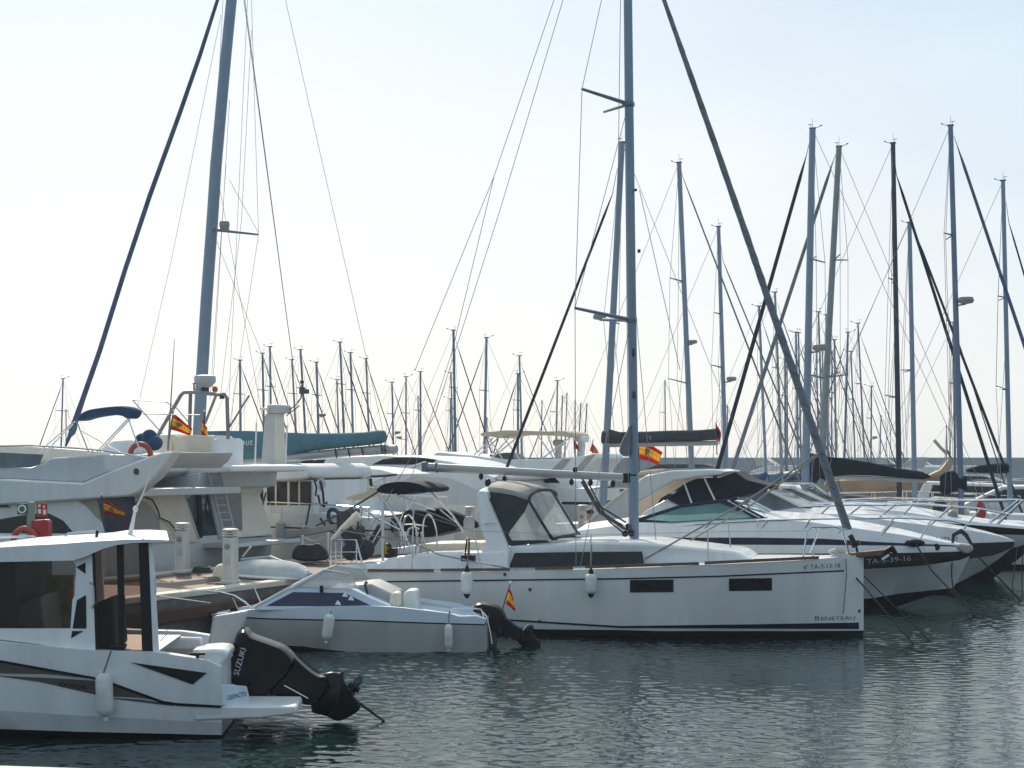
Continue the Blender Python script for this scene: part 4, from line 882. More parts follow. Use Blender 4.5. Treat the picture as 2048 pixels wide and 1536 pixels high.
Y2.aft('door_post', [(393, 974), (401, 968), (403, 1076), (395, 1076)], .05, .09, BLACK)
for l in ([(365, 995), (406, 962), (409, 965), (370, 998)], [(365, 995), (369, 996), (396, 1078), (391, 1078)], [(410, 965), (418, 960), (444, 1078), (434, 1078)]): Y2.aft('door_frame', l, .05, .11, LGREY)
Y2.aft('stern_bulkhead', [(418, 955), (478, 950), (482, 1082), (440, 1080)], -.06, .0, MGREY)
m = MB()
for dx in (0, 24): m.tube([Y2.pxp(416 + dx, 942, .2), Y2.pxp(430 + dx * .95, 1000, .35), Y2.pxp(452 + dx * .9, 1082, .55)], .03, 6)
for k in range(8):
    s = k / 8; m.tube([Y2.pxp(418 + 30 * s, 950 + 120 * s, .2 + .32 * s), Y2.pxp(442 + 28 * s, 950 + 120 * s, .2 + .32 * s)], .02, 5)
m.build('ladder', LGREY, Y2)
Y2.prism('roof', [(380, 934), (430, 930), (460, 932), (462, 944), (400, 946), (300, 960), (300, 950)], -1.5, 1.5, WHITE2, .04)
Y2.aft('flybridge_back', [(427, 880), (432, 875), (474, 877), (481, 882), (479, 938), (426, 937)], .05, .15, WHITE)
Y2.prism('flybridge_seat', [(300, 888), (320, 870), (344, 868), (344, 904), (296, 906)], -.4, .4, CREAM, .03)
Y2.prism('flybridge_locker', [(348, 872), (400, 870), (420, 872), (420, 908), (348, 906)], -.5, .4, CUSH, .03)
m = MB(); m.tube([Y2.p(t[0], t[1], -.7) for t in ((306, 888), (330, 846), (362, 790), (368, 785), (383, 784), (436, 789), (449, 789), (454, 796), (456, 860), (456, 878))], .045, 8)
m.tube([Y2.p(381, 787, -.5), Y2.p(379, 868, -.5)], .045, 8); m.tube([Y2.p(432, 791, .2), Y2.p(412, 842, .3), Y2.p(398, 868, .3)], .035, 8); m.build('radar_arch', MGREY, Y2)
c = Y2.p(410, 762, -.4); m = MB(); m.lathe([(.05, -.17), (.16, -.14), (.22, -.06), (.255, -.04), (.265, .06), (.25, .12), (.15, .14), (0, .145)], 20, c); m.build('radar_dome', LGREY, Y2)
m = MB(); m.tube([Y2.p(410, 772, -.4), Y2.p(410, 788, -.4)], .10, 8); m.build('radar_bracket', DGREY, Y2)
m = MB(); m.lathe([(.05, 0), (.07, .05), (.06, .12), (0, .14)], 10, Y2.p(430, 784, -.5)); m.build('warning_light', AMBER, Y2)
m = MB(); m.tube([Y2.p(388, 786, -.6), Y2.p(388, 768, -.6)], .02, 6); m.ell(Y2.p(388, 767, -.6), (.04, .04, .02), 8, 5); m.build('arch_aerial', DGREY, Y2); MB().box(Y2.p(444, 794, -.7), (.09, .09, .09)).build('arch_lamp', DGREY, Y2, .01)
m = MB(); m.tube([Y2.p(454, 862, -.7), Y2.p(498, 791, -.7)], .022, 6); m.build('rod_holder', MGREY, Y2)
flag('spanish flag flying from a thin staff left of the steel radar arch', 35.6, [(335, 900), (347, 822)], [(346, 826), (337, 858), (384, 856), (379, 870)], wave=.05, poler=.016)
flag('spanish flag drooping in the dark stern opening of the flybridge yacht', 31.3, [(212, 1076), (203, 988)], [(205, 998), (204, 1027), (249, 1022), (247, 1032)], wave=.05, poler=.016)
flag('folded spanish flag hanging narrow in front of the thick left mast', 36.2, [(407, 900), (409, 822)], [(405, 838), (402, 868), (413, 852), (414, 876)], wave=.10, emblem=False, poler=.018)

Y3 = F('trawler_yacht', 802, 38.84, -27, 'white pilothouse boat with a tall tapering aerial tower above dark windows', 'motorboat')
hull(Y3, [[(380, 1012), (440, 1024), (480, 1024), (640, 1027), (742, 1036)], [(390, 1040), (480, 1048), (742, 1060)], [(392, 1043), (480, 1051), (742, 1063)], [(430, 1160), (742, 1176)], [(432, 1168), (742, 1188)]],
     [(0, .1), (.2, .9), (.5, 1.5), (1, 1.45)], [1, 1, 1, .92, .9], [WHITE2, NAVY, ANTIF], [0, 1, 0, 2, 2], n=20)
w3c = lambda x, z: 1.30
Y3.taper('pilothouse', [(474, 960), (626, 960), (626, 1030), (470, 1028)], w3c, WHITE2, .03)
Y3.panel('khaki_panel', [(482, 962), (517, 962), (517, 1036), (486, 1036)], w3c, KHAKI, .01, .02)
for x0, x1 in ((517, 526), (534, 549), (553, 574), (579, 596), (600, 622)): Y3.panel('cabin_window', [(x0, 963), (x1, 963), (x1, 1010), (x0, 1010)], w3c, GDARK, .012, .02)
Y3.taper('roof', [(474, 946), (500, 928), (600, 927), (616, 934), (621, 944), (618, 955), (600, 960), (474, 966)], lambda x, z: 1.5, WHITE2, .06)
tw = Y3.pts([(521, 934), (529, 832), (532, 826), (550, 826), (549, 944), (535, 944)], -.45); twf = [v + Vector((0, .55, 0)) for v in tw]
twf = [Vector((v.x, v.y - .12 * (i in (1, 2, 3)), v.z)) for i, v in enumerate(twf)]
m = MB(); m.prism(tw, twf); m.m[5] = 1; o = m.build('tower', [LGREY, CREAM], Y3, .03)  # cream on the aft face stands for warm light falling there
m = MB(); a = Y3.pts([(532, 826), (533, 812), (536, 809), (555, 809), (558, 814), (557, 826)], -.5); m.prism(a, [v + Vector((0, .6, 0)) for v in a]); m.build('tower_head', LGREY, Y3, .05)
m = MB(); m.lathe([(.13, 0), (.13, .05), (0, .06)], 12, Y3.p(529, 820, -.6)); m.build('tower_lamp', CREAM, Y3)
m = MB()
for o_ in (0, 5): m.tube([Y3.p(567 + o_, 829 + o_ * .6, 0), Y3.p(594 + o_, 808 + o_ * .6, 0)], .015, 5)
m.tube([Y3.p(594, 806, 0), Y3.p(602, 796, 0), Y3.p(604, 766, 0)], .02, 5); m.box(Y3.p(604, 781, 0), (.12, .1, .18)); m.box(Y3.p(612, 783, 0), (.14, .1, .12)); m.ell(Y3.p(604, 764, 0), (.06, .06, .06), 8, 6); m.build('light_mast', DGREY, Y3)
for a in ([(510, 930), (513, 845)], [(571, 930), (574, 850)]): Y3.tube('whip_aerial', [(a[0][0], a[0][1], -1.2), (a[1][0], a[1][1], -1.2)], .022, SIGNW)
MB().tube([Y3.p(487, 1050, -1.55), Y3.p(515, 960, -1.4), Y3.p(530, 950, -1.4), Y3.p(570, 946, -1.4), Y3.p(612, 952, -1.4), Y3.p(634, 962, -1.4)], .02, 5).build('awning_hoop', DGREY, Y3)
Y3.tube('boat_hook', [(612, 1050, -1.6), (620, 1008, -1.6)], .025, DGREY); Y3.tube('boat_hook', [(508, 1075, -1.6), (532, 985, -1.6)], .025, DGREY)
m = MB(); a = [(600, 947), (622, 944), (642, 951), (654, 966), (648, 978), (636, 984), (630, 996), (618, 992), (604, 1000), (590, 1002), (577, 995), (592, 986), (602, 968)]
rounded(Y3.pts(a, -1.0), Y3.pts(a, -.5), .14).build('outboard_cover', SILVERC, Y3); Y3.tube('outboard_post', [(594, 1000, -.8), (593, 1024, -.8)], .05, SIGNW)
m = MB(); m.tube([Y3.p(628, 958, -1.4), Y3.p(633, 975, -1.4), Y3.p(631, 992, -1.4)], .025, 5); m.tube([Y3.p(640, 962, -1.4), Y3.p(646, 985, -1.4), Y3.p(648, 1012, -1.4)], .03, 5); m.tube([Y3.p(636, 990, -1.4), Y3.p(640, 1008, -1.4), Y3.p(648, 1013, -1.4), Y3.p(654, 1004, -1.4)], .028, 5); m.build('hanging_anchor', BLACK, Y3)

Y4 = F('open_motorboat', 850, 42.2, -25, 'open white motorboat with a flat white sunshade on posts, right of the aerial tower', 'motorboat')
hull(Y4, [[(560, 982), (600, 988), (790, 996), (812, 998)], [(575, 1030), (812, 1048)], [(590, 1120), (812, 1140)], [(592, 1130), (812, 1154)]], [(0, .1), (.2, .8), (.5, 1.25), (1, 1.25)], [1, 1, .93, .9], [WHITE2, NAVY, ANTIF], [0, 0, 2, 2], n=18, well=.3)
Y4.taper('sunshade', [(598, 940), (606, 935), (690, 933), (760, 939), (792, 949), (772, 952), (700, 954), (600, 951)], lambda x, z: 1.05, WHITE, .04)
e = [Y4.side(a, b, 1.07) for a, b in [(598, 952), (650, 954), (700, 955), (772, 952), (793, 949)]]; MB().tube(e, .03, 6).build('sunshade_trim', NAVY, Y4)
for px in (655, 700, 735, 768): Y4.tube('sunshade_post', [(px, 952, -.9), (px + 4, 992, -1.0)], .035, WHITE2)
Y4.prism('windscreen_panel', [(655, 957), (742, 957), (746, 984), (655, 984)], .2, .25, GDARK, 0); Y4.prism('console', [(655, 972), (742, 972), (745, 992), (655, 992)], -.3, .5, WHITE2, .03)
Y4.prism('seat', [(687, 956), (712, 956), (713, 984), (686, 984)], -.7, -.3, WARMC, .04)

SL = F('sailing_yacht', 402, 42.8, -25, 'tall sailing yacht with a thick grey mast and long teal sail cover at left', 'sailboat')
mt = [(470, -200), (463, 0), (452, 110), (432, 330), (424, 450), (413, 600), (404, 750), (398, 860), (395, 1000)]
MB().tube(SL.pts(mt), [.15, .165, .17, .18, .182, .185, .187, .19, .19], 14, flat=.75).build('mast', ALU, SL)
MB().tube([SL.p(500, -190)] + SL.pts([(435, 0), (400, 110), (360, 225), (300, 390), (250, 540), (200, 700), (165, 800), (148, 850)]) + [SL.p(131, 893)], [.03, .05, .06, .065, .07, .07, .075, .08, .10, .03], 10).build('furled_headsail', SAILB, SL)
m = MB(); m.ell(SL.p(146, 857), (.13, .1, .25), 10, 8, rot=Matrix.Rotation(R(20), 3, 'Y')); m.build('sail_bunch', TEALC, SL)
rg = []
for px, yt, yb in ((412, 862, 900), (440, 861, 921), (500, 861, 924), (560, 864, 918), (620, 866, 903), (680, 866, 896), (730, 864, 891), (758, 860, 888), (768, 861, 885)):
    c, t_ = SL.p(px, (yt + yb) / 2), (SL.p(px, yt) - SL.p(px, yb)).length / 2
    rg.append([c + Vector((0, .17 * math.cos(a) * (1 - .3 * math.sin(a)), t_ * math.sin(a))) for a in [2 * math.pi * k / 14 for k in range(14)]])
MB().loft(rg).build('sail_cover', TEALC, SL)
rg = []
for px, yt, yb in ((440, 921, 932), (600, 905, 922), (690, 896, 914), (760, 890, 909), (792, 890, 907)):
    c, t_ = SL.p(px, (yt + yb) / 2), (SL.p(px, yt) - SL.p(px, yb)).length / 2
    rg.append([c + Vector((0, .13 * math.cos(a), t_ * math.sin(a))) for a in [2 * math.pi * k / 12 for k in range(12)]])
MB().loft(rg).build('boom', ALUB, SL)
for px, y_ in ((670, 898), (696, 896), (723, 894), (762, 890), (768, 890)): SL.tube('reefing_line', [(px, y_, -.15), (px + 1, y_ + 8, -.17), (px + 4, y_ + 18, -.15)], .018, ROPED)
SL.text('cover_lettering', 'nut', 483, 890, 13, .186, INKW, space=1.1); SL.text('cover_lettering', 'n', 567, 887, 13, .186, INKW)
m = MB(); sp_, se = SL.p(426, 459), SL.p(517, 469, 1.0); m.tube([sp_, se], [.05, .03], 8); m.build('spreader', ALUD, SL); MB().tube([sp_, Vector((se.x, -1.0, se.z))], [.05, .03], 8).build('spreader', ALUD, SL)
m = MB(); m.lathe([(.05, -.16), (.12, -.12), (.14, -.05), (.15, .02), (.13, .1), (0, .13)], 14, SL.p(449, 450, -.2)); m.box(SL.p(448, 460, -.2), (.3, .12, .05)); m.build('mast_radar', ALUG, SL, .01)
m = MB(); m.prism(SL.pts([(407, 500), (414, 494), (415, 502)], -.1), SL.pts([(407, 500), (414, 494), (415, 502)], .1)); m.box(SL.p(425, 327), (.1, .08, .14)); m.build('mast_light', DGREY, SL)
m = MB()
for a, b in [((571, 0, 0), (770, 880, 0)), ((490, 0, 0), (585, 720, 0)), ((585, 720, 0), (590, 860, 0)), ((442, 30, .8), (345, 510, 1.2)), ((345, 510, 1.2), (272, 830, 1.4)), ((503, 0, .8), (517, 469, 1)), ((517, 469, 1), (455, 880, 1.2)), ((495, 0, .4), (476, 420, .3)), ((476, 420, .3), (455, 860, .2)), ((503, 60, .3), (483, 440, .3)), ((483, 440, .3), (440, 800, .3)),
             ((459, 360, 0), (517, 466, 1)), ((424, 460, 0), (545, 760, -1)), ((459, 200, -.1), (425, 780, -.1)), ((452, 330, -.1), (420, 800, -.1)), ((440, 380, 0), (530, 860, -1.2)), ((446, 0, .3), (400, 860, .3))]: m.tube([SL.p(*a), SL.p(*b)], .008, 4, cap=False)
m.tube([SL.p(488, 0, 0), SL.p(585, 720, 0)], .014, 4); m.build('rigging', WIRE, SL)
xb, xs = SL.p(100, 1030).x, SL.p(860, 1030).x
def plain_hull(fr, xb, xs, beam, fb_, mats, strips=(0, 0, 1, 1), parent=None, bot=-.3):
    """simple sailing hull along x from bow xb to stern xs"""
    rg = []
    for i in range(17):
        t = i / 16; x = xb + (xs - xb) * t; h = beam / 2 * lerp([(0, .03), (.15, .38), (.35, .8), (.55, 1), (.8, .95), (1, .72)], t); zt = fb_ * (1.12 - .2 * t + .1 * t * t)
        ov = (xb - xs) / abs(xb - xs) * .09 * abs(xb - xs) * 0
        sh = [(1, zt), (.99, zt * .8), (.93, .12), (.85, 0), (.4, bot)]
        near = [Vector((x - (0 if i else 0), -h * k, z)) for k, z in sh]
        if i < 5: near = [Vector((v.x + (xs - xb) * .055 * (1 - i / 5) * (1 - max(v.z, 0) / zt), v.y, v.z)) for v in near]
        rg.append(near + [Vector((v.x, -v.y, v.z)) for v in reversed(near)] + [Vector((x, 0, zt + .05))])
    return MB().loft(rg, mis=[strips[0], strips[1], strips[2], strips[3], strips[3], strips[3], strips[2], strips[1], strips[0], 0, 0]).build('hull', mats, fr, smooth=35)
plain_hull(SL, xb, xs, 3.9, 1.35, [WHITE2, ANTIF])
SL.prism('coachroof', [(330, 1000), (400, 985), (640, 985), (680, 1000), (690, 1030), (300, 1030)], -1.2, 1.2, WHITE2, .1)

Y5 = F('motor_yacht', 1010, 47.5, -22, 'long sleek white motor yacht with slit windows behind the teal sail cover', 'motor yacht')
hull(Y5, [[(520, 985), (600, 996), (980, 1012), (1010, 1015)], [(540, 1040), (1010, 1060)], [(570, 1105), (1010, 1132)], [(572, 1112), (1010, 1140)]], [(0, .1), (.2, 1.2), (.45, 2.1), (1, 2.2)], [1, 1, .93, .9], [WHITE2, ANTIF], [0, 0, 1, 1], n=24)
w5 = lambda x, z: 2.15 - .35 * max(0, z - 2.4)
Y5.taper('superstructure', [(560, 1002), (590, 940), (606, 925), (640, 916), (760, 910), (850, 914), (905, 924), (960, 942), (1000, 962), (1008, 1000), (1004, 1018), (700, 1012)], w5, WHITE2, .06)
for l in ([(598, 929), (606, 921), (652, 919), (646, 927)], [(662, 937), (668, 931), (735, 931), (726, 937)], [(744, 929), (765, 919), (790, 915), (832, 915), (873, 919), (862, 929)]): Y5.panel('slit_window', l, w5, GDARK, .006, .02)
a = [(770, 975), (830, 952), (900, 958), (960, 985), (985, 1010), (870, 1010)]; Y5.panel('shaded_swoosh', a, w5, GREYW, .006, .03)  # grey panel paints the shade of the side swoosh
MB().tube([Y5.side(a, b, 2.2) for a, b in [(735, 968), (790, 946), (830, 932), (852, 925)]], .055, 6).build('grab_rail', SIGNW, Y5)
Y5.tube('grab_rail', [(592, 932, -2.2), (600, 921, -2.2), (612, 917, -2.2), (780, 905, -2.2)], .035, STEEL)
Y5.aft('aft_bulkhead', [(1021, 958), (1106, 964), (1092, 978), (1062, 988), (1022, 990)], -.2, -.1, CREAM); Y5.aft('aft_window', [(994, 972), (1003, 962), (1021, 958), (1021, 978)], -.05, 0, GDARK)
Y5.prism('aft_overhang', [(985, 955), (1000, 948), (1018, 952), (1018, 958), (1000, 962)], -2.1, 2.1, WHITE2, .04)

Y7 = F('motorboat', 1180, 49.5, -22, 'white motorboat with a low broad stern seen between the sprayhood and the yacht mast', 'motorboat')
hull(Y7, [[(960, 965), (1080, 974), (1178, 978)], [(970, 1000), (1178, 1004)], [(972, 1003), (1178, 1010)], [(985, 1090), (1178, 1108)]], [(0, .1), (.3, 1.2), (1, 1.6)], [1, 1, 1, .92], [WHITE2, NAVY, GREYW], [0, 1, 2, 2], n=14)
Y7.taper('cabin', [(1010, 970), (1040, 952), (1120, 950), (1150, 962), (1160, 978), (1010, 974)], lambda x, z: 1.2, WHITE, .05); Y7.panel('cabin_window', [(1042, 957), (1110, 955), (1120, 966), (1040, 966)], 1.2, GDARK, .006, .02)

Y6 = F('flybridge_yacht', 1215, 60, -20, 'white yacht with a cream bimini and two radar domes, far behind the grey boom', 'motor yacht')
hull(Y6, [[(800, 965), (900, 975), (1214, 985)], [(810, 1000), (1214, 1020)], [(830, 1066), (1214, 1088)]], [(0, .1), (.25, 1.5), (.5, 2.2), (1, 2.2)], [1, .99, .92], [WHITE2, ANTIF], [0, 0, 1], n=20)
Y6.taper('superstructure', [(846, 938), (868, 908), (876, 903), (905, 907), (950, 911), (1000, 919), (1110, 918), (1160, 912), (1190, 906), (1196, 916), (1170, 940), (1160, 975), (846, 972)], lambda x, z: 2.1 - .3 * max(0, z - 2.6), WHITE2, .06)
Y6.panel('side_shade_panel', [(1090, 950), (1126, 918), (1142, 917), (1115, 950)], lambda x, z: 2.12 - .3 * max(0, z - 2.6), WARMC, .006, .02); Y6.panel('side_shade_panel', [(1140, 950), (1172, 914), (1190, 908), (1164, 945)], lambda x, z: 2.12 - .3 * max(0, z - 2.6), WARMC, .006, .02)
bmp = [(955, 868), (962, 864), (985, 863), (1004, 860), (1050, 861), (1100, 863), (1135, 861), (1148, 868), (1146, 876), (1130, 873), (1100, 871), (1050, 869), (1012, 869), (992, 877), (975, 872), (958, 873)]
rounded(Y6.pts(bmp, -1.2), [Vector((v.x, 1.2, v.z)) for v in Y6.pts(bmp, -1.2)], .06).build('bimini', CREAMC, Y6)
for l in ([(986, 876), (930, 926)], [(1000, 873), (940, 926)], [(1022, 871), (980, 918)], [(1040, 870), (985, 915)], [(975, 873), (1010, 925)], [(1075, 870), (1110, 920)], [(1140, 875), (1080, 920)], [(1005, 872), (1040, 920)]): Y6.tube('bimini_pole', [(l[0][0], l[0][1], -1.1), (l[1][0], l[1][1], -1.3)], .028, STEEL)
for px, py, r in ((1117, 886, .22), (1164, 879, .28)):
    m = MB(); c = Y6.p(px, py, 0); m.lathe([(.1, -.14), (r, -.08), (r * 1.04, .06), (r * .9, .13), (0, .15)], 16, c); m.build('radar_dome', SIGNW if px > 1150 else LGREY, Y6); m = MB(); m.tube([c, Y6.p(px - 1, 918, 0)], .12, 8); m.build('dome_post', SIGNW, Y6)
Y6.prism('helm_seat', [(975, 920), (980, 908), (1015, 905), (1025, 912), (1030, 920)], -.8, .6, BROWN, .04)
flag('red flag fluttering left of the taller radar dome on the distant yacht', 60, [(1150, 912), (1147, 876)], [(1147, 880), (1150, 897), (1156, 890), (1160, 902)], emblem=False, cols=[FLRED, FLRED], wave=.08, poler=.02)
flag('small orange flag just right of the taller radar dome on the distant yacht', 60, [(1184, 914), (1186, 880)], [(1185, 886), (1179, 901), (1198, 904), (1195, 912)], emblem=False, cols=[FLORG, FLORG], wave=.08, poler=.02)
flag('large spanish flag flying to the right of the yacht mast', 50, [(1278, 945), (1277, 872)], [(1278, 880), (1279, 918), (1326, 902), (1317, 928)], wave=.12, poler=.02)
flag('dark red flag hanging at the end of the charcoal sail cover', 50, [(1434, 910), (1432, 845)], [(1433, 848), (1434, 880), (1443, 868), (1440, 888)], emblem=False, cols=[FLRED, BLACK], wave=.1, poler=.02)

for fr, y, l in ((Y2, -1.45, [(150, 1048), (240, 1054), (330, 1060), (388, 1066)]), (Y3, -1.45, [(450, 1000), (540, 1004), (640, 1008), (738, 1016)]), (Y4, -1.2, [(640, 968), (720, 972), (806, 980)])):
    m = MB(); v = fr.pts(l, y); m.tube(v, .02, 5)
    for q_ in v: m.tube([q_, q_ - Vector((0, 0, .32))], .016, 5)
    m.build('side_rail', STEEL, fr)
for fr, a, b, lb_ in ((Y3, (700, 1058, -1.5), (742, 1080, -1.6), 'stern line hanging in a loop'), (Y3, (640, 1036, -1.5), (690, 1062, -1.7), 'dark stern line'), (Y2, (330, 1090, -1.6), (380, 1104, -1.6), 'stern line')):
    a, b = fr.p(*a), fr.p(*b); MB().tube([a.lerp(b, k / 6) - Vector((0, 0, .2 * math.sin(math.pi * k / 6))) for k in range(7)], .025, 5).build('stern_line', ROPED, fr)
for k, (px, py) in enumerate(((560, 1064), (720, 1072))):
    m = MB(); c = Y3.p(px, py, -1.62); m.lathe([(.02, -.3), (.12, -.22), (.12, .22), (.02, .3)], 10, c); m.tube([c, c + Vector((0, .1, .7))], .012, 4); m.build('hung_fender', DGREY if k else SILVERC, Y3)
Y2.prism('stern_platform', [(380, 1086), (470, 1088), (472, 1096), (380, 1096)], -1.3, 1.3, GREYW, .02)
Y3.prism('bait_locker', [(640, 1026), (668, 1024), (670, 1010), (642, 1012)], -.9, -.3, WHITE2, .03)
Y3.prism('deck_pump', [(690, 1032), (706, 1032), (704, 1018), (692, 1018)], -.9, -.5, DGREY, .03)
m = MB(); ring_tex(m, Y3.p(668, 1034, -1.52), .2, .05, (.2, 1, .2), 18, 6); m.build('coiled_hose', BLUEC, Y3)
Y3.tube('passerelle', [(600, 1072, -.8), (700, 1058, -.4)], .06, MGREY)
# ================================================================ 6. things on and by the quay
def pedestal(label, px, d, z=1.0, h=1.06, r=.125):
    f = F('service_pedestal', px, d, -20, label, 'service pedestal', 'service pedestals along the quay'); f.root.location.z = z
    w_ = r
    def sq(zz, k): return [Vector((a * k, b * k, zz)) for a, b in ((-1, -.8), (-.8, -1), (.8, -1), (1, -.8), (1, .8), (.8, 1), (-.8, 1), (-1, .8))]
    MB().loft([sq(0, w_ * 1.25), sq(.06, w_ * 1.25), sq(.07, w_), sq(h * .84, w_ * .95)]).build('post', PEDW, f, .01)
    for k in range(3): MB().loft([sq(h * (.85 + .045 * k), w_ * .8), sq(h * (.865 + .045 * k), w_ * .8)]).build('lamp_louvre', LAMPB, f); MB().loft([sq(h * (.866 + .045 * k), w_ * 1.02), sq(h * (.885 + .045 * k), w_ * .98)]).build('lamp_fin', PEDW, f)
    MB().loft([sq(h * .975, w_ * 1.05), sq(h, w_ * .8)]).build('cap', PEDW, f, .01)
    m = MB(); m.lathe([(.055, 0), (.055, .025), (.03, .04), (0, .041)], 12, (0, -w_ * .97, h * .68), (0, -1, 0)); m.build('socket_cover', MGREY, f)
    MB().box((0, -w_ * .99, h * .45), (w_ * .9, .02, h * .2)).build('meter_hatch', LGREY, f, .005)
    return f
pedestal('cream service pedestal at the far quay edge, just right of the cabin boat roof', 365, 31.6)
pedestal('cream service pedestal with louvred top beside the upturned dinghy', 461, 28.9)
pedestal('service pedestal half hidden behind the grey fender by the white arch', 940, 42.6)
pedestal('distant service pedestal just behind the right end of the sprayhood', 1114, 47.6)
pedestal('distant service pedestal beside the seated person in yellow', 1166, 44)

D = F('upturned_dinghy', 540, 30.4, -38, 'pale grey dinghy lying upturned on the quay beside the pedestal', 'dinghy'); D.root.location.z = 1.0
rg = []
for i in range(13):
    t = i / 12; x = -.85 + 2.0 * t; k = lerp([(0, .75), (.2, .95), (.5, 1), (.8, .85), (1, .35)], t)
    rg.append([Vector((x, math.cos(a) * .48 * k, max(0, math.sin(a)) * .36 * k + .02)) for a in [math.pi * j / 10 for j in range(11)]])
MB().loft(rg).build('hull', SILVERC, D); MB().tube([(-.85, 0, .33), (0, 0, .42), (1.1, 0, .16)], .03, 6).build('keel_strip', LGREY, D); MB().tube([(-.86, -.38, .04), (0, -.50, .04), (.7, -.42, .04), (1.14, -.12, .04)], .035, 6).build('gunwale', SIGNW, D)
MB().tube([(-.7, -.1, .4), (-.3, -.25, .62)], .02, 6).build('oar', SIGNW, D)
K = F('canvas_bag', 440, 29.2, 0, 'cream canvas bag and rope slumped against the left side of the near pedestal', 'bag'); K.root.location.z = 1.01
rounded([Vector(v) for v in ((-.12, -.1, .02), (.10, -.1, .0), (.14, -.1, .22), (.05, -.1, .36), (-.06, -.1, .33), (-.14, -.1, .18))], [Vector(v) for v in ((-.12, .12, .02), (.10, .12, .0), (.14, .12, .22), (.05, .12, .36), (-.06, .12, .33), (-.14, .12, .18))], .2).build('sack', CUSH, K)
m = MB()
for k in range(3): ring_tex(m, (-.1, -.12, .03 + .03 * k), .13 - .02 * k, .018, (0, .1, 1), 18, 6)
m.build('rope_coil', ROPE, K)
G = F('rope_barrier', 630, 35.3, -20, 'two white posts joined by a sagging rope on the quay edge', 'barrier'); G.root.location.z = 1.0
pa, pb = G.p(606, 1122), G.p(655, 1121)
for a, t in ((pa, G.p(605, 1070)), (pb, G.p(656, 1065))): a = Vector((a.x, 0, 0)); MB().tube([a, Vector((t.x, 0, t.z - 1.0))], .025, 8).build('post', SIGNW, G)
a, b = Vector((pa.x, 0, .56)), Vector((pb.x, 0, .62)); MB().tube([a.lerp(b, k / 8) - Vector((0, 0, .12 * math.sin(math.pi * k / 8))) for k in range(9)], .018, 6).build('rope', ROPEW, G)
GP = F('gangplank', 640, 35.8, -25, 'grey gangplank sloping from the quay up to a moored stern, under the black bimini frame', 'gangplank')
a = GP.pts([(566, 1064), (700, 1044), (704, 1052), (604, 1072), (568, 1078)], -.2); MB().prism(a, [v + Vector((0, .4, 0)) for v in a]).build('plank', WARMC, GP, .01)
for px in (604, 690): MB().tube([GP.p(px, 1066 - (px - 604) * .15, -.2), GP.p(px + 2, 1046 - (px - 604) * .12, -.2)], .015, 5).build('handrail_post', STEEL, GP)
LS = F('lifebuoy_station', 66, 27.5, 0, 'grey green post with green lifebuoy sign, red sign and red box by the big yacht', 'safety station')
LS.prism('post', [(53, 1004), (67, 1004), (68, 1165), (54, 1165)], -.05, .05, GREENS if 0 else M('station_grey_green', (.20, .27, .24), .5), .01)
LS.prism('green_sign', [(34, 1007), (54, 1007), (54, 1029), (34, 1029)], -.08, -.055, GREENS, .003)
m = MB(); ring_tex(m, LS.p(44, 1018, -.085), .066, .014, (0, 1, 0), 22, 6); m.build('sign_symbol', SIGNW, LS)
LS.prism('red_sign', [(73, 1006), (94, 1006), (94, 1034), (73, 1034)], -.08, -.055, REDB, .003)
m = MB()
for x0, y0_, x1, y1_ in ((76, 1009, 81, 1014), (76, 1018, 82, 1027), (86, 1011, 90, 1016), (86, 1019, 92, 1029)): m.prism(LS.pts([(x0, y0_), (x1, y0_), (x1, y1_), (x0, y1_)], -.084), LS.pts([(x0, y0_), (x1, y0_), (x1, y1_), (x0, y1_)], -.081))
m.build('sign_pictogram', SIGNW, LS, smooth=0)
LS.prism('equipment_box', [(62, 1041), (92, 1039), (96, 1044), (96, 1108), (60, 1108)], -.14, .12, REDB, .02)
lb = F('lifebuoy', 48, 27.35, 0, 'orange red lifebuoy hanging left of the red box on the quay post', 'lifebuoy', 'lifebuoys')
m = MB(); ring_tex(m, lb.p(50, 1083), .235, .055, (.25, 1, 0), 30, 10); m.build('ring', LRED, lb)
m = MB(); ring_tex(m, lb.p(50, 1083), .235, .058, (.25, 1, 0), 6, 10, 118, 142); m.build('reflective_band', SIGNW, lb)
IN = F('inflatable_dinghy', 850, 38.6, -20, 'dark inflatable dinghy hoisted at a tilt behind the yacht cockpit', 'dinghy')
a = [(790, 1048), (800, 1030), (815, 1019), (842, 1018), (880, 1031), (912, 1047), (918, 1056), (908, 1063), (880, 1060), (840, 1048), (812, 1046)]
rounded(IN.pts(a, -.8), IN.pts(a, -.45), .16).build('tube', NAVYC, IN); rounded([Vector((v.x, .45, v.z)) for v in IN.pts(a, -.8)], [Vector((v.x, .8, v.z)) for v in IN.pts(a, -.8)], .16).build('tube', NAVYC, IN)
a = [(800, 1046), (880, 1056), (910, 1062), (880, 1070), (850, 1077), (815, 1072), (790, 1060)]; rounded(IN.pts(a, -.6), [Vector((v.x, .6, v.z)) for v in IN.pts(a, -.6)], .14).build('hull', BLACK, IN)
a = [(756, 1050), (764, 1038), (785, 1034), (800, 1040), (804, 1052), (790, 1066), (768, 1064)]; rounded(IN.pts(a, -.5), IN.pts(a, -.1), .18).build('outboard_cover', GREYC, IN)
for l in ([(770, 1028, -.5), (800, 1060, -.5)], [(880, 1020, -.2), (930, 1060, -.2)], [(835, 986, 0), (806, 1040, -.4)]): IN.tube('hoist_line', l, .02, STEEL)

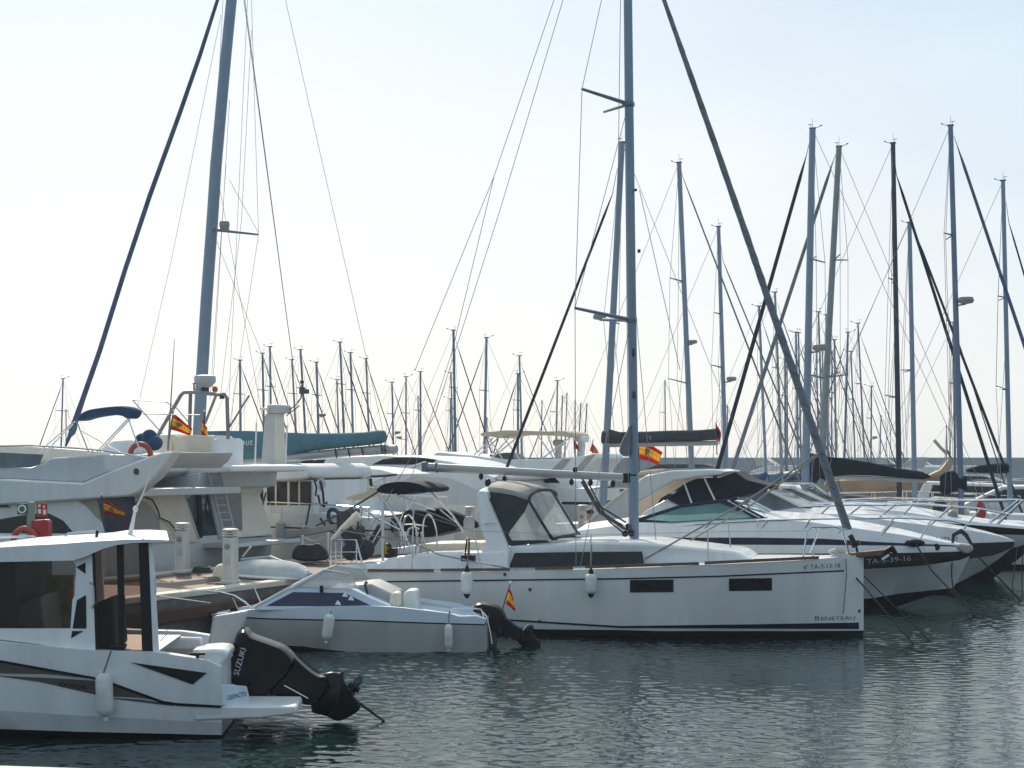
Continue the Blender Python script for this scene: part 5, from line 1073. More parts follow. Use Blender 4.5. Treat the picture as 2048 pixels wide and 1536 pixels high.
TP = F('tarpaulin_heap', 615, 34.2, -20, 'dark grey tarpaulin heaped on the quay edge behind the rope barrier', 'tarpaulin'); TP.root.location.z = 1.0
a = [(582, 1122), (586, 1098), (600, 1086), (622, 1090), (640, 1084), (655, 1100), (660, 1122)]; rounded([v - Vector((0, 0, 1)) for v in TP.pts(a, -.1)], [v - Vector((0, 0, 1)) for v in TP.pts(a, .5)], .14).build('sheet', GREYC, TP)
HR = F('hose_reel', 404, 31.8, -20, 'coiled dark hose lying on the far quay edge between the two near pedestals', 'hose'); HR.root.location.z = 1.0
for k in range(3): MB().tube([Vector((math.cos(t) * (.2 - .02 * k), math.sin(t) * (.2 - .02 * k), .03 + .035 * k)) for t in [R(20 * j) for j in range(19)]], .02, 6).build('coil', DGREY, HR)

# a seated person on the quay
PS = F('person', 1176, 43, 0, 'person with dark hair in a yellow top sitting on the quay beyond the yacht mast', 'person'); PS.root.location.z = 1.0
def skin_body(f):
    J = {'hip': (0, 0, .12, .15), 'waist': (.03, 0, .30, .13), 'chest': (.06, 0, .50, .15), 'neck': (.05, 0, .66, .06), 'head0': (.05, 0, .74, .085), 'head1': (.04, 0, .86, .09), 'crown': (.04, 0, .92, .06),
         'shl': (.04, -.18, .57, .055), 'ell': (-.05, -.26, .32, .042), 'hal': (-.22, -.20, .22, .032), 'shr': (.04, .18, .57, .055), 'elr': (-.08, .24, .33, .042), 'har': (-.25, .14, .24, .032),
         'thl': (-.08, -.1, .10, .085), 'knl': (-.45, -.12, .16, .06), 'anl': (-.48, -.12, -.28, .04), 'tol': (-.62, -.12, -.32, .03), 'thr': (-.08, .1, .10, .085), 'knr': (-.43, .12, .14, .06), 'anr': (-.44, .12, -.30, .04), 'tor': (-.58, .12, -.34, .03)}
    E = [('hip', 'waist'), ('waist', 'chest'), ('chest', 'neck'), ('neck', 'head0'), ('head0', 'head1'), ('head1', 'crown'), ('chest', 'shl'), ('shl', 'ell'), ('ell', 'hal'), ('chest', 'shr'), ('shr', 'elr'), ('elr', 'har'), ('hip', 'thl'), ('thl', 'knl'), ('knl', 'anl'), ('anl', 'tol'), ('hip', 'thr'), ('thr', 'knr'), ('knr', 'anr'), ('anr', 'tor')]
    for s, side in (('hal', -1), ('har', 1)):
        b = Vector(J[s][:3])
        for k in range(5):
            a_ = b + Vector((-.035, side * -.02 + .018 * (k - 2), .0)); t_ = a_ + Vector((-.05 if k else -.02, .006 * (k - 2), -.025 - .006 * (k % 2)))
            J[f'{s}{k}a'] = (*a_, .009); J[f'{s}{k}b'] = (*t_, .008); E += [(s, f'{s}{k}a'), (f'{s}{k}a', f'{s}{k}b')]
    ks = list(J); me = bpy.data.meshes.new('body'); me.from_pydata([J[k][:3] for k in ks], [(ks.index(a), ks.index(b)) for a, b in E], []); me.materials.append(SKIN)
    o = bpy.data.objects.new('body', me); COL.objects.link(o); o.parent = f.root
    bm = bmesh.new(); bm.from_mesh(me); ly = bm.verts.layers.skin.verify(); bm.verts.ensure_lookup_table()
    for i, k in enumerate(ks): bm.verts[i][ly].radius = (J[k][3], J[k][3]); bm.verts[i][ly].use_root = (k == 'hip')
    bm.to_mesh(me); bm.free()
    o.modifiers.new('skin', 'SKIN'); s = o.modifiers.new('sub', 'SUBSURF'); s.levels = s.render_levels = 1
skin_body(PS)
MB().lathe([(.165, .05), (.175, .14), (.16, .32), (.185, .48), (.16, .58), (.08, .63)], 14, (.045, 0, 0)).build('top', SHIRT, PS)
MB().ell((.06, 0, .885), (.108, .10, .09), 12, 8).build('hair', HAIR, PS)
# ================================================================ 7. masts: every sailing boat beyond is a thing of its own
def sailboat(label, d, top, base, w, bow=1, furl=None, fm=None, fw=3.0, boom=None, cover=None, cm=NAVYC, sp=(), radar=None, mm=ALU, group='sailing boats moored further off', yaw=None, far=False, gear=True, wires=None, hm=None, L=None):
    yaw = (-18 if bow > 0 else -22) if yaw is None else yaw
    f = F('sailing_boat', base[0], d, yaw, label, 'sailboat', group)
    a, b = f.p(*base), f.p(*top); H = b.z; k = d / FOC
    zd = 1.15; low = a + (b - a) * ((zd - a.z) / (b.z - a.z)) if abs(b.z - a.z) > .1 else a
    MB().tube([low, b], [w * k * .54, w * k * .42], 10 if not far else 7).build('mast', mm, f)
    L = L or max(6.5, min(13, H * .72)); xb, xs = low.x + bow * L * .42, low.x - bow * L * .58
    plain_hull(f, xb, xs, L * .32, 1.05, hm or [WHITE2, ANTIF])
    x0, x1 = low.x + bow * L * .18, low.x - bow * L * .22
    q_ = [Vector((x0 + bow * .6, 0, 1.1)), Vector((x0, 0, 1.42)), Vector((x1, 0, 1.55)), Vector((x1 - bow * .2, 0, 1.1))]
    MB().prism([v + Vector((0, -L * .095, 0)) for v in q_], [v + Vector((0, L * .095, 0)) for v in q_]).build('coachroof', WHITE2, f, .05)
    m = MB(); r = .008 if not far else .009
    bowp, st = Vector((xb, 0, 1.25)), Vector((xs, 0, 1.15))
    tips = []
    for s in sp:
        px, py, tx, ty = s[:4]; o_ = f.p(px, py); e = f.p(tx, ty, (.75 if not far else .6) * (-1 if tx < px else 1)); MB().tube([o_, e], [.03, .02], 6).build('spreader', ALUD, f)
        MB().tube([o_, Vector((e.x, -e.y, e.z))], [.03, .02], 6).build('spreader', ALUD, f); tips.append(e)
    ch = Vector((low.x - bow * .25, -L * .15, 1.15))
    pts = [b] + sorted(tips, key=lambda v: -v.z) + [ch]
    for y in (1, -1):
        for u, v in zip(pts, pts[1:]): m.tube([Vector((u.x, u.y * y, u.z)), Vector((v.x, v.y * y, v.z))], r, 4, cap=False)
        mid = low.lerp(b, .55); m.tube([mid, Vector((ch.x - bow * .3, ch.y * y, ch.z))], r, 4, cap=False)
    m.tube([b, st], r, 4, cap=False)
    if not furl: m.tube([b, bowp], r * 1.6, 4, cap=False)
    for u, v in (wires or []): m.tube([f.p(*u), f.p(*v)], r, 4, cap=False)
    m.build('rigging', WIRE, f)
    if furl:
        u, v = f.p(*furl[0]), f.p(*furl[1])
        e = v + (v - u).normalized() * max(0, (v.z - 1.2)) / max(.05, -(v - u).normalized().z) if v.z > 1.2 else v
        MB().tube([b.lerp(u, .5), u, u.lerp(e, .06), u.lerp(e, .5), u.lerp(e, .93), e], [.008, .012, fw * k * .42, fw * k * .5, fw * k * .55, .02], 8 if not far else 6).build('furled_headsail', fm or SAILN, f)
    if boom:
        u, v = f.p(*boom[0]), f.p(*boom[1]); MB().tube([u, v], .07, 8).build('boom', ALUB, f)
    if far and not cover:
        xe = low.x - bow * L * .40; z0 = 2.15; mt_ = [NAVYC, BLUEC, WHITE2, CREAMC, GREYC, TEALC][int(abs(top[0] * 7 + base[0])) % 6]
        MB().tube([Vector((low.x, 0, z0)), Vector((xe, 0, z0 + .05))], .06, 6).build('boom', ALUB, f)
        MB().tube([Vector((low.x, 0, z0 + .55)), Vector((low.x - bow * .3, 0, z0 + .33)), Vector(((low.x + xe) / 2, 0, z0 + .25)), Vector((xe, 0, z0 + .16))], [.12, .24, .2, .1], 8).build('sail_cover', mt_, f)
    if far or L > 8:
        hx = x1 - bow * .1; prof = [Vector((hx + bow * .9, 0, 1.45)), Vector((hx + bow * .35, 0, 2.0)), Vector((hx - bow * .5, 0, 2.05)), Vector((hx - bow * .55, 0, 1.2)), Vector((hx, 0, 1.2))]
        MB().prism([v + Vector((0, -L * .1, 0)) for v in prof], [v + Vector((0, L * .1, 0)) for v in prof]).build('sprayhood', [BLUEC, GREYC, CREAMC, NAVYC][int(abs(top[0] * 3)) % 4], f, .1)
    if cover:
        rg = []
        for px, yt, yb in cover:
            c, t_ = f.p(px, (yt + yb) / 2), (f.p(px, yt) - f.p(px, yb)).length / 2
            rg.append([c + Vector((0, .15 * math.cos(t) * (1 - .35 * math.sin(t)), t_ * math.sin(t))) for t in [2 * math.pi * j / 12 for j in range(12)]])
        MB().loft(rg).build('sail_cover', cm, f)
    if radar:
        c = f.p(radar[0], radar[1], -.05); s = radar[2]; m = MB(); m.lathe([(.06 * s, -.1 * s), (.2 * s, -.07 * s), (.23 * s, .0), (.2 * s, .09 * s), (0, .11 * s)], 14, c); mx_ = f.p(radar[0], radar[1] + 4)
        m.tube([c + Vector((0, 0, -.1 * s)), Vector((low.lerp(b, (c.z - low.z) / (b.z - low.z)).x, 0, c.z - .14 * s))], .03, 5); m.build('mast_radar', MGREY, f)
    if gear:
        m = MB(); s = max(.18, 9 * k); m.box(b + Vector((0, 0, .02)), (s * 1.1, .07, .05)); m.tube([b, b + Vector((-bow * s * 1.0, 0, s * .25)), b + Vector((-bow * s * 1.5, 0, s * .45))], .010, 4); m.box(b + Vector((-bow * s * 1.5, 0, s * .5)), (s * .35, .02, s * .16))
        m.tube([b + Vector((bow * s * .3, 0, 0)), b + Vector((bow * s * .3, 0, s * .8))], .007, 4); m.tube([b + Vector((bow * s * .0, 0, s * .8)), b + Vector((bow * s * .8, 0, s * .82))], .009, 4)
        if not far: m.tube([b, b + Vector((0, 0, s * 1.9))], .005, 4)
        m.build('masthead_gear', ALUN, f)
    return f
GR = 'tall masts on the right'
sailboat('sailing boat with tall grey mast and navy furled sail slanting to its left', 47, (1625, 258), (1612, 905), 15, -1, [(1613, 310), (1437, 930)], SAILN, 8.5, sp=[(1620, 517, 1650, 525), (1616, 750, 1652, 756)], radar=(1640, 696, 1.0), group=GR)
f2 = sailboat('sailing boat with leaning mast and long navy boom cover on the right', 49, (1678, 294), (1640, 985), 13.5, -1, [(1667, 320), (1468, 930)], SAILG, 8, boom=[(1655, 953), (1852, 962)],
         cover=[(1606, 915, 962), (1616, 905, 966), (1632, 908, 966), (1650, 913, 960), (1690, 917, 950), (1740, 925, 951), (1800, 937, 955), (1845, 943, 958), (1860, 951, 956)], sp=[(1668, 520, 1696, 520), (1652, 755, 1696, 749)], mm=ALUG, group=GR)
sailboat('sailing boat with slim dark navy mast right of the leaning one', 51, (1786, 287), (1799, 1000), 11, 1, [(1793, 350), (1995, 985)], SAILN, 6.5, sp=[(1790, 561, 1777, 556), (1795, 795, 1770, 790)], mm=ALUN, group=GR)
sailboat('sailing boat with shorter grey mast between the navy mast and the radar mast', 56, (1819, 446), (1829, 960), 10, 1, [(1832, 470), (2002, 915)], SAILN, 5.5, sp=[(1824, 740, 1802, 740)], group=GR)
sailboat('sailing boat with tall mast carrying a radar dome on its right, near the right edge', 48, (1901, 252), (1922, 985), 12, 1, [(1914, 290), (2062, 730)], SAILB, 7, cover=[(1880, 952, 985), (1892, 944, 990), (1905, 942, 985), (1918, 950, 978), (1934, 953, 982)], sp=[(1905, 470, 1888, 466)], radar=(1932, 601, 1.1), mm=ALUD, group=GR)
sailboat('sailing boat with navy boom cover and grey mast at the extreme right', 53, (2006, 362), (2020, 1000), 10, 1, [(2018, 446), (2075, 640)], SAILN, 4, cover=[(1932, 938, 945), (1960, 930, 946), (2000, 926, 947), (2018, 926, 946)], sp=[(2011, 595, 1996, 592), (2015, 780, 1992, 772)], group=GR)
sailboat('sailing boat with pale mast midway between the yacht mast and its furled forestay', 54, (1358, 326), (1384, 950), 11, 1, [(1367, 358), (1560, 860)], SAILG, 3.5, sp=[(1367, 563, 1340, 556), (1376, 767, 1337, 757)], radar=(1386, 684, .7), group=GR)
sailboat('sailing boat with shorter mast just left of the crossing furled sails', 60, (1437, 454), (1452, 950), 9, 1, [(1446, 522), (1604, 905)], SAILG, 3.2, sp=[(1441, 628, 1428, 625), (1446, 735, 1423, 730)], radar=(1463, 758, .9), group=GR)
f9 = sailboat('sailing boat with grey mast close left of the yacht mast and a charcoal boom cover', 46, (1244, 286), (1209, 960), 14, -1, [(1225, 388), (1035, 880)], SAILN, 6.5, boom=[(1215, 890), (1436, 886)], cover=[(1205, 862, 888), (1215, 857, 888), (1240, 864, 886), (1290, 863, 885), (1340, 861, 883), (1400, 860, 882), (1432, 857, 880)], cm=GREYC, sp=[(1215, 637, 1238, 648)], radar=(1199, 634, .9), group=GR)
f9.text('cover_lettering', '5', 1298, 879, 8, .165, INKG)
FAR = [  # top x, y, base x, base y, width, bow side, distance, label
 (126, 758, 122, 900, 3.5, -1, 92, 'lone thin mast at the far left above the flybridge rail'),
 (132, 818, 132, 905, 2.5, 1, 110, 'short mast tucked right beside the lone thin one at far left'),
 (480, 721, 481, 870, 5.5, 1, 78, 'distant mast just right of the thick left mast and its wires'),
 (525, 707, 528, 870, 5, 1, 82, 'distant mast left of a close pair above the white aerial tower'),
 (540, 694, 542, 870, 5, 1, 80, 'taller right hand mast of the close pair above the aerial tower'),
 (584, 720, 592, 870, 4.5, 1, 84, 'distant mast crossed by the left yacht backstay, right of the tower'),
 (601, 700, 611, 870, 5, 1, 80, 'distant mast rising behind the small light pole of the aerial tower'),
 (633, 725, 637, 870, 5.5, 1, 78, 'distant mast with small radar, above the middle of the teal cover'),
 (674, 760, 677, 870, 3.5, 1, 96, 'short thin mast just left of the tallest one over the teal cover'),
 (680, 685, 688, 870, 5, 1, 80, 'tallest distant mast over the teal sail cover'),
 (701, 706, 706, 870, 5, 1, 82, 'distant mast directly right of the tallest one over the teal cover'),
 (732, 718, 738, 870, 4.5, 1, 84, 'distant mast near the right end of the teal sail cover'),
 (784, 765, 787, 905, 4, 1, 90, 'distant mast just right of the teal boom end'),
 (812, 754, 812, 915, 4, -1, 92, 'thin distant mast in the gap right of the teal boom'),
 (836, 791, 838, 910, 3, 1, 112, 'short mast hugging the left side of a taller distant one'),
 (841, 744, 841, 915, 4.5, 1, 90, 'distant mast right of the short hugging one, over the white yacht bow'),
 (901, 798, 901, 915, 3.5, 1, 110, 'shortest mast of the tight trio left of the cream bimini'),
 (902, 746, 906, 915, 4, 1, 100, 'middle mast of the tight trio left of the cream bimini'),
 (907, 661, 911, 915, 6, 1, 76, 'tallest mast of the tight trio left of the cream bimini'),
 (973, 676, 969, 910, 6, -1, 76, 'tall distant mast rising at the left end of the cream bimini'),
 (974, 834, 974, 910, 2.5, 1, 120, 'mast stub beside the tall one at the left bimini end'),
 (1036, 748, 1036, 910, 5, -1, 84, 'left mast of the pair rising through the cream bimini'),
 (1039, 712, 1044, 910, 4.5, 1, 88, 'right and taller mast of the pair through the cream bimini'),
 (1115, 762, 1112, 900, 4, -1, 92, 'distant mast above the right half of the cream bimini'),
 (1125, 790, 1122, 900, 3, 1, 112, 'thin mast second from the right over the cream bimini'),
 (1134, 785, 1130, 900, 2.6, -1, 116, 'thinnest mast at the right end of the cream bimini'),
 (1162, 805, 1156, 905, 3, -1, 116, 'leaning thin mast behind the taller radar dome'),
 (1174, 806, 1168, 905, 3, -1, 118, 'leaning thin mast right of the taller radar dome'),
 (1518, 613, 1531, 920, 6, 1, 72, 'distant mast between the two crossing furled sails'),
 (1550, 585, 1563, 920, 5.5, 1, 72, 'distant mast crossing behind the yacht forestay'),
 (1570, 690, 1571, 915, 4.5, 1, 90, 'dark distant mast hidden close behind the yacht forestay'),
 (1592, 665, 1596, 915, 5, 1, 86, 'left mast of a twin pair left of the tall grey mast'),
 (1597, 666, 1602, 915, 4, 1, 90, 'right mast of a twin pair left of the tall grey mast'),
 (1637, 624, 1646, 915, 4, 1, 84, 'distant mast between the tall grey mast and the leaning mast'),
 (1653, 630, 1656, 915, 5, 1, 84, 'distant mast close against the left of the leaning mast'),
 (1669, 680, 1672, 915, 4.5, 1, 88, 'distant mast just right of the leaning mast'),
 (1696, 665, 1689, 915, 5, -1, 86, 'reddish lit distant mast leaning left, above the navy boom cover'),
 (1702, 703, 1710, 915, 3.6, 1, 96, 'short thin mast above the middle of the navy boom cover'),
 (1716, 647, 1729, 915, 4, 1, 86, 'leaning tall thin mast above the right of the navy boom cover'),
 (1743, 773, 1742, 915, 3.4, 1, 100, 'short mast with a tiny radar left of the navy mast'),
 (1455, 811, 1455, 915, 3, 1, 104, 'short mast just right of the end of the charcoal sail cover'),
 (1574, 720, 1575, 915, 3.5, 1, 94, 'shorter mast just left of the twin pair'),
 (1612, 735, 1615, 915, 3, -1, 104, 'thin mast in line with the tall grey mast foot'),
 (1633, 704, 1637, 915, 3.6, 1, 92, 'thin mast immediately right of the tall grey mast'),
 (1645, 690, 1647, 915, 3.4, -1, 94, 'thin mast tucked left of the leaning mast among several'),
 (1664, 700, 1663, 915, 3, 1, 98, 'faint mast almost covered by the leaning mast'),
 (1762, 830, 1760, 915, 2.6, 1, 122, 'stub mast over the right end of the navy boom cover'),
 (1893, 850, 1893, 915, 2.4, 1, 124, 'tiny faint mast left of the radar mast foot'),
 (1084, 800, 1083, 905, 2.6, 1, 118, 'faint short mast over the middle of the cream bimini'),
 (1150, 800, 1150, 905, 2.4, 1, 122, 'faint short mast over the right edge of the cream bimini'),
 (1330, 760, 1331, 905, 3, 1, 106, 'faint mast rising from the middle of the charcoal sail cover'),
 (1907, 645, 1910, 915, 5, 1, 82, 'reddish distant mast hidden just left of the radar mast'),
]
for i, (tx, ty, bx, by, w_, bow, d, lb_) in enumerate(FAR):
    random.seed(i); k = random.random(); H_ = (by - ty)
    fx = tx + bow * (H_ * (.30 + .06 * k))
    furl = [(tx + bow * H_ * .03, ty + H_ * .12), (fx, by)]
    sp = [(tx + (bx - tx) * .45, ty + H_ * .45, tx + (bx - tx) * .45 - 9 - 5 * k, ty + H_ * .45 - 1.5)] if H_ > 120 else []
    sailboat('sailing boat with ' + lb_, d, (tx, ty), (bx, by), w_, bow, furl if w_ > 3.3 else None, [SAILN, SAILG, SAILB][i % 3], 2.0 if w_ < 5 else 2.6, sp=sp,
             radar=(bx + (-14 if tx == 812 else 8), by - 40, .8) if tx in (633, 784, 1743, 812) else None, mm=[ALUD, ALU, ALUG][i % 3], group='bare masts of distant sailing boats', far=True, gear=w_ > 3)
OB = F('fishing_boat', 1780, 74, -14, 'old ochre hulled fishing boat with an upswept prow beneath the navy boom', 'fishing boat')
a = [(1640, 990), (1652, 962), (1780, 957), (1850, 954), (1880, 940), (1900, 916), (1909, 922), (1896, 948), (1884, 975), (1876, 1010), (1640, 1014)]
OB.taper('hull', a, lambda x, z: max(.15, 1.5 - .12 * max(0, x - .5) ** 2), OCHRE, .05)
OB.tube('prow_post', [(1894, 900), (1906, 924)], .06, TEAK); OB.tube('rolled_sail', [(1865, 960), (1885, 938), (1900, 917)], .16, CREAMC)
OB.tube('crossed_spar', [(1868, 880), (1880, 894), (1894, 908)], .09, WARMC)
OB.prism('wheelhouse', [(1690, 960), (1694, 930), (1730, 928), (1735, 958)], -.7, .7, WHITE2, .04)
BB = F('red_buoy_bag', 1961, 47, 0, 'dark red bag hanging on the rail of the rearmost cruiser at right', 'bag'); a = [(1951, 1038), (1952, 1014), (1957, 1001), (1966, 1002), (1972, 1014), (1973, 1038)]
rounded(BB.pts(a, -.15), BB.pts(a, .15), .15).build('sack', REDB, BB)
for px, lb_, m_ in ((1846, 'grey covered bundle lashed on deck behind the cruiser rail at right', SILVERC), (1880, 'black covered bundle on deck just right of the grey one', GREYC)):
    t = F('covered_bundle', px, 48.5, 0, lb_, 'deck bundle'); a = [(px - 17, 1034), (px - 16, 1012), (px - 6, 996), (px + 6, 995), (px + 15, 1010), (px + 15, 1034)]; rounded(t.pts(a, -.3), t.pts(a, .3), .12).build('cover', m_, t)

def motorcruiser(label, px, d, L, bow, fly, rail=True, can=None):
    """plain moored motor cruiser: hull, superstructure with window band, flybridge, rail"""
    f = F('motor_cruiser', px, d, -18, label, 'motorboat', 'motor cruisers moored in the far rows'); xb, xs = bow * L * .55, -bow * L * .45
    plain_hull(f, xb, xs, L * .34, 1.35, [WHITE2, NAVY, ANTIF], strips=(0, 0, 2, 2))
    def sol(name, l, hw, m, b=.06):
        q_ = [Vector((bow * x * L, 0, z)) for x, z in l]; return MB().prism([v + Vector((0, -hw, 0)) for v in q_], [v + Vector((0, hw, 0)) for v in q_]).build(name, m, f, b)
    h = L * .14
    sol('superstructure', [(.28, 1.35), (.08, 2.25), (-.3, 2.35), (-.36, 1.3)], h, WHITE2); sol('window_band', [(.20, 1.6), (.07, 2.12), (-.26, 2.2), (-.28, 1.65)], h + .012, GDARK, 0)
    if fly:
        sol('flybridge', [(.1, 2.35), (.02, 2.9), (-.3, 2.95), (-.4, 2.45), (-.36, 2.34)], h * .95, WHITE2); sol('arch', [(-.24, 2.9), (-.32, 3.5), (-.38, 3.5), (-.36, 2.9)], h * .8, LGREY, .03)
    if can: sol('canopy', [(-.02, 2.9 + .5 * fly), (-.1, 3.1 + .5 * fly), (-.34, 3.1 + .5 * fly), (-.42, 2.8 + .4 * fly)], h * .9, can, .08)
    m = MB()
    for y in (-1, 1):
        pts = [Vector((bow * L * x, y * L * w_, z)) for x, w_, z in ((.54, .01, 2.0), (.4, .08, 1.95), (.2, .14, 1.9), (.0, .16, 1.85))]; m.tube(pts, .02, 4)
        for v in pts: m.tube([v, Vector((v.x, v.y, 1.3))], .014, 4)
    m.build('rail', STEEL, f)
for a in (('low white cruiser behind the crossing foot of the yacht furled headsail', 1560, 66, 10, 1, 0, True, None),
          ('white motor cruiser partly hidden by the navy boom cover', 1700, 84, 11, -1, 1, True, None),
          ('motor cruiser with blue canopy right of the navy boom cover end', 1822, 88, 10, 1, 0, True, BLUEC),
          ('flybridge cruiser behind the upswept ochre prow', 1880, 100, 11, 1, 1, True, None),
          ('low white cruiser between the radar mast and the mast at extreme right', 1972, 70, 9, 1, 0, True, None),
          ('white cruiser with cream canopy close to the right picture edge', 2040, 64, 9, -1, 0, True, CREAMC),
          ('flybridge cruiser under the breakwater between the right hand masts', 1945, 112, 12, 1, 1, True, None),
          ('white cruiser under the charcoal sail cover, right of the yacht mast', 1370, 72, 11, -1, 0, True, None),
          ('white cruiser with grey canopy left of the crossing furled sails', 1450, 90, 11, 1, 0, True, GREYC),
          ('flybridge cruiser seen between teal boom end and cream bimini', 815, 92, 12, -1, 1, True, None),
          ('distant white cruiser behind the pale leaning forestay foot', 1640, 108, 12, 1, 1, True, None)): motorcruiser(*a)
SKY = (1.0, 1.5, 2.5, .10); VEIL = (.84, .97); VEILK = 10.0; SUNP = 3.2; EXPO = .68; HAZE = .00045
BACKC = (.25, .33, .395); FRONTC = (.59, .586, .572); MIDC = [(.5, (.375, .48, .56)), (.87, (.37, .465, .54)), (.91, (.385, .48, .545)), (.945, (.475, .537, .58)), (.968, (.54, .56, .568))]
# ================================================================ setting: water, quay, breakwater, sky, light, camera
def water():
    m, nt, b = nodes_of('harbour_water'); N, L = nt.nodes, nt.links
    b.inputs['Base Color'].default_value = (.006, .020, .021, 1); b.inputs['Roughness'].default_value = .04; b.inputs['IOR'].default_value = 1.45; b.inputs['Specular Tint'].default_value = (.84, 1, .95, 1)
    g = N.new('ShaderNodeNewGeometry')
    def noise(sx, sy, sc, det, dist=0., rot=0.):
        mp = N.new('ShaderNodeMapping'); mp.inputs['Scale'].default_value = (sx, sy, 1); mp.inputs['Rotation'].default_value = (0, 0, R(rot))
        n = N.new('ShaderNodeTexNoise'); n.inputs['Scale'].default_value = sc; n.inputs['Detail'].default_value = det; n.inputs['Distortion'].default_value = dist
        L.new(g.outputs['Position'], mp.inputs['Vector']); L.new(mp.outputs['Vector'], n.inputs['Vector']); return n.outputs['Fac']
    def bump(h, st, dist, prev=None):
        bp = N.new('ShaderNodeBump'); bp.inputs['Strength'].default_value = st; bp.inputs['Distance'].default_value = dist
        L.new(h, bp.inputs['Height'])
        if prev is not None: L.new(prev, bp.inputs['Normal'])
        return bp.outputs['Normal']
    n2 = bump(noise(.8, 1.25, 5.5, 3, .5, -8), .6, WAVE[1])
    n3 = bump(noise(.8, 1.3, 15., 2, .2, 20), .6, WAVE[2], n2)
    L.new(n3, b.inputs['Normal'])
    # ripples are real geometry near the viewer: many small wave trains, rougher and calmer patches
    import numpy as np
    rng = np.random.default_rng(5); x0, x1, y0, y1, st = -9., 14.5, 13., 41., .035
    xs = np.arange(x0, x1, st); ys = np.arange(y0, y1, st); X, Y = np.meshgrid(xs, ys); Z = np.zeros_like(X)
    for k in range(46):
        lam = .13 * (.42 / .13) ** rng.random(); th = R(rng.normal(80, 32)); ph = rng.random() * 6.283
        u = X * math.cos(th) + Y * math.sin(th); a = WAVE[0] * lam ** 1.05 / 46 ** .5
        gx, gy = rng.normal(0, .9, 2); env = .55 + .45 * np.sin(X * gx * .6 + Y * gy * .5 + rng.random() * 6.3)
        Z += a * env * np.sin(u * 6.2832 / lam + ph)
    for k in range(3):
        th = rng.random() * 6.28; Z *= .82 + .30 * np.sin((X * math.cos(th) + Y * math.sin(th)) * (.35 + .4 * rng.random()) + rng.random() * 6)
    e = np.minimum.reduce([(X - x0) / 2, (xs[-1] - X) / 2, (Y - y0) / 2, (ys[-1] - Y) / 5, np.ones_like(X)]); Z *= np.clip(e, 0, 1)
    ny, nx = X.shape; n = nx * ny; xe, ye = float(xs[-1]), float(ys[-1])
    co = np.concatenate([np.stack([X, Y, Z], -1).reshape(-1, 3), np.array([(-325, -45, 0), (325, -45, 0), (325, 246, 0), (-325, 246, 0)], float)])
    ii = (np.arange(ny - 1)[:, None] * nx + np.arange(nx - 1)[None]).reshape(-1)
    q = np.stack([ii, ii + 1, ii + nx + 1, ii + nx], -1); c = [0, nx - 1, n - 1, n - nx]
    q = np.concatenate([q, np.array([(n, n + 1, c[1], c[0]), (n + 1, n + 2, c[2], c[1]), (n + 2, n + 3, c[3], c[2]), (n + 3, n, c[0], c[3])])]).astype(np.int32)
    me = bpy.data.meshes.new('water'); me.vertices.add(len(co)); me.vertices.foreach_set('co', co.astype(np.float32).reshape(-1))
    me.loops.add(q.size); me.loops.foreach_set('vertex_index', q.reshape(-1)); me.polygons.add(len(q)); me.polygons.foreach_set('loop_start', np.arange(0, q.size, 4, dtype=np.int32))
    me.update(calc_edges=True); me.polygons.foreach_set('use_smooth', np.ones(len(q), bool)); me.materials.append(m)
    o = bpy.data.objects.new('water', me); COL.objects.link(o); tag(o, kind='structure')
WAVE = (.056, .008, .003)
water()

# quay: runs away to the right between the two rows of boats
N1, U, V = Vector((-6.2, 26.5, 0)), Vector((.489, .873, 0)), Vector((-.873, .489, 0))
QW = 3.7
def q(t, w, z): return N1 + U * t + V * w + Vector((0, 0, z))
def strip(name, t0, t1, w0, w1, z0, z1, m, parent, n=1, bevel=0.):
    mb = MB(); mb.prism([q(t0, w0, z0), q(t1, w0, z0), q(t1, w1, z0), q(t0, w1, z0)], [q(t0, w0, z1), q(t1, w0, z1), q(t1, w1, z1), q(t0, w1, z1)])
    return mb.build(name, m, parent, bevel)
qy = strip('quay', -22, 70, .03, QW - .03, -.8, .90, CONC, None, bevel=.03); qy['kind'] = 'structure'
strip('deck', -22, 70, .36, QW - .36, .9, .985, DECKB, qy)
strip('kerb', -22, 70, 0, .34, .9, 1.01, CURB, qy, bevel=.02); strip('kerb', -22, 70, QW - .34, QW, .9, 1.01, CURB, qy, bevel=.02)
strip('service_duct', -22, 70, 2.55, 2.95, .986, .995, DECKD, qy)
strip('rubbing_strake', -22, 70, -.06, .0, .50, .72, DECKD, qy, bevel=.01)

pm = MB(); pm.prism([(-4.7, 5.45, 2.2), (1.5, 4.52, 2.2), (1.5, -8, 2.2), (-4.7, -8, 2.2)], [(-4.7, 5.45, 2.38), (1.5, 4.52, 2.38), (1.5, -8, 2.38), (-4.7, -8, 2.38)])
pm.build('promenade', CURB, None, .01)['kind'] = 'structure'
bk = MB(); bk.prism([(-300, 230, -1), (300, 230, -1), (300, 230, 3.63), (-300, 230, 3.63)], [(-300, 238, -1), (300, 238, -1), (300, 238, 3.63), (-300, 238, 3.63)])
bw = bk.build('breakwater', ROCK, None, .1)
tag(bw, 'long grey concrete breakwater wall closing the harbour along the horizon', 'breakwater')

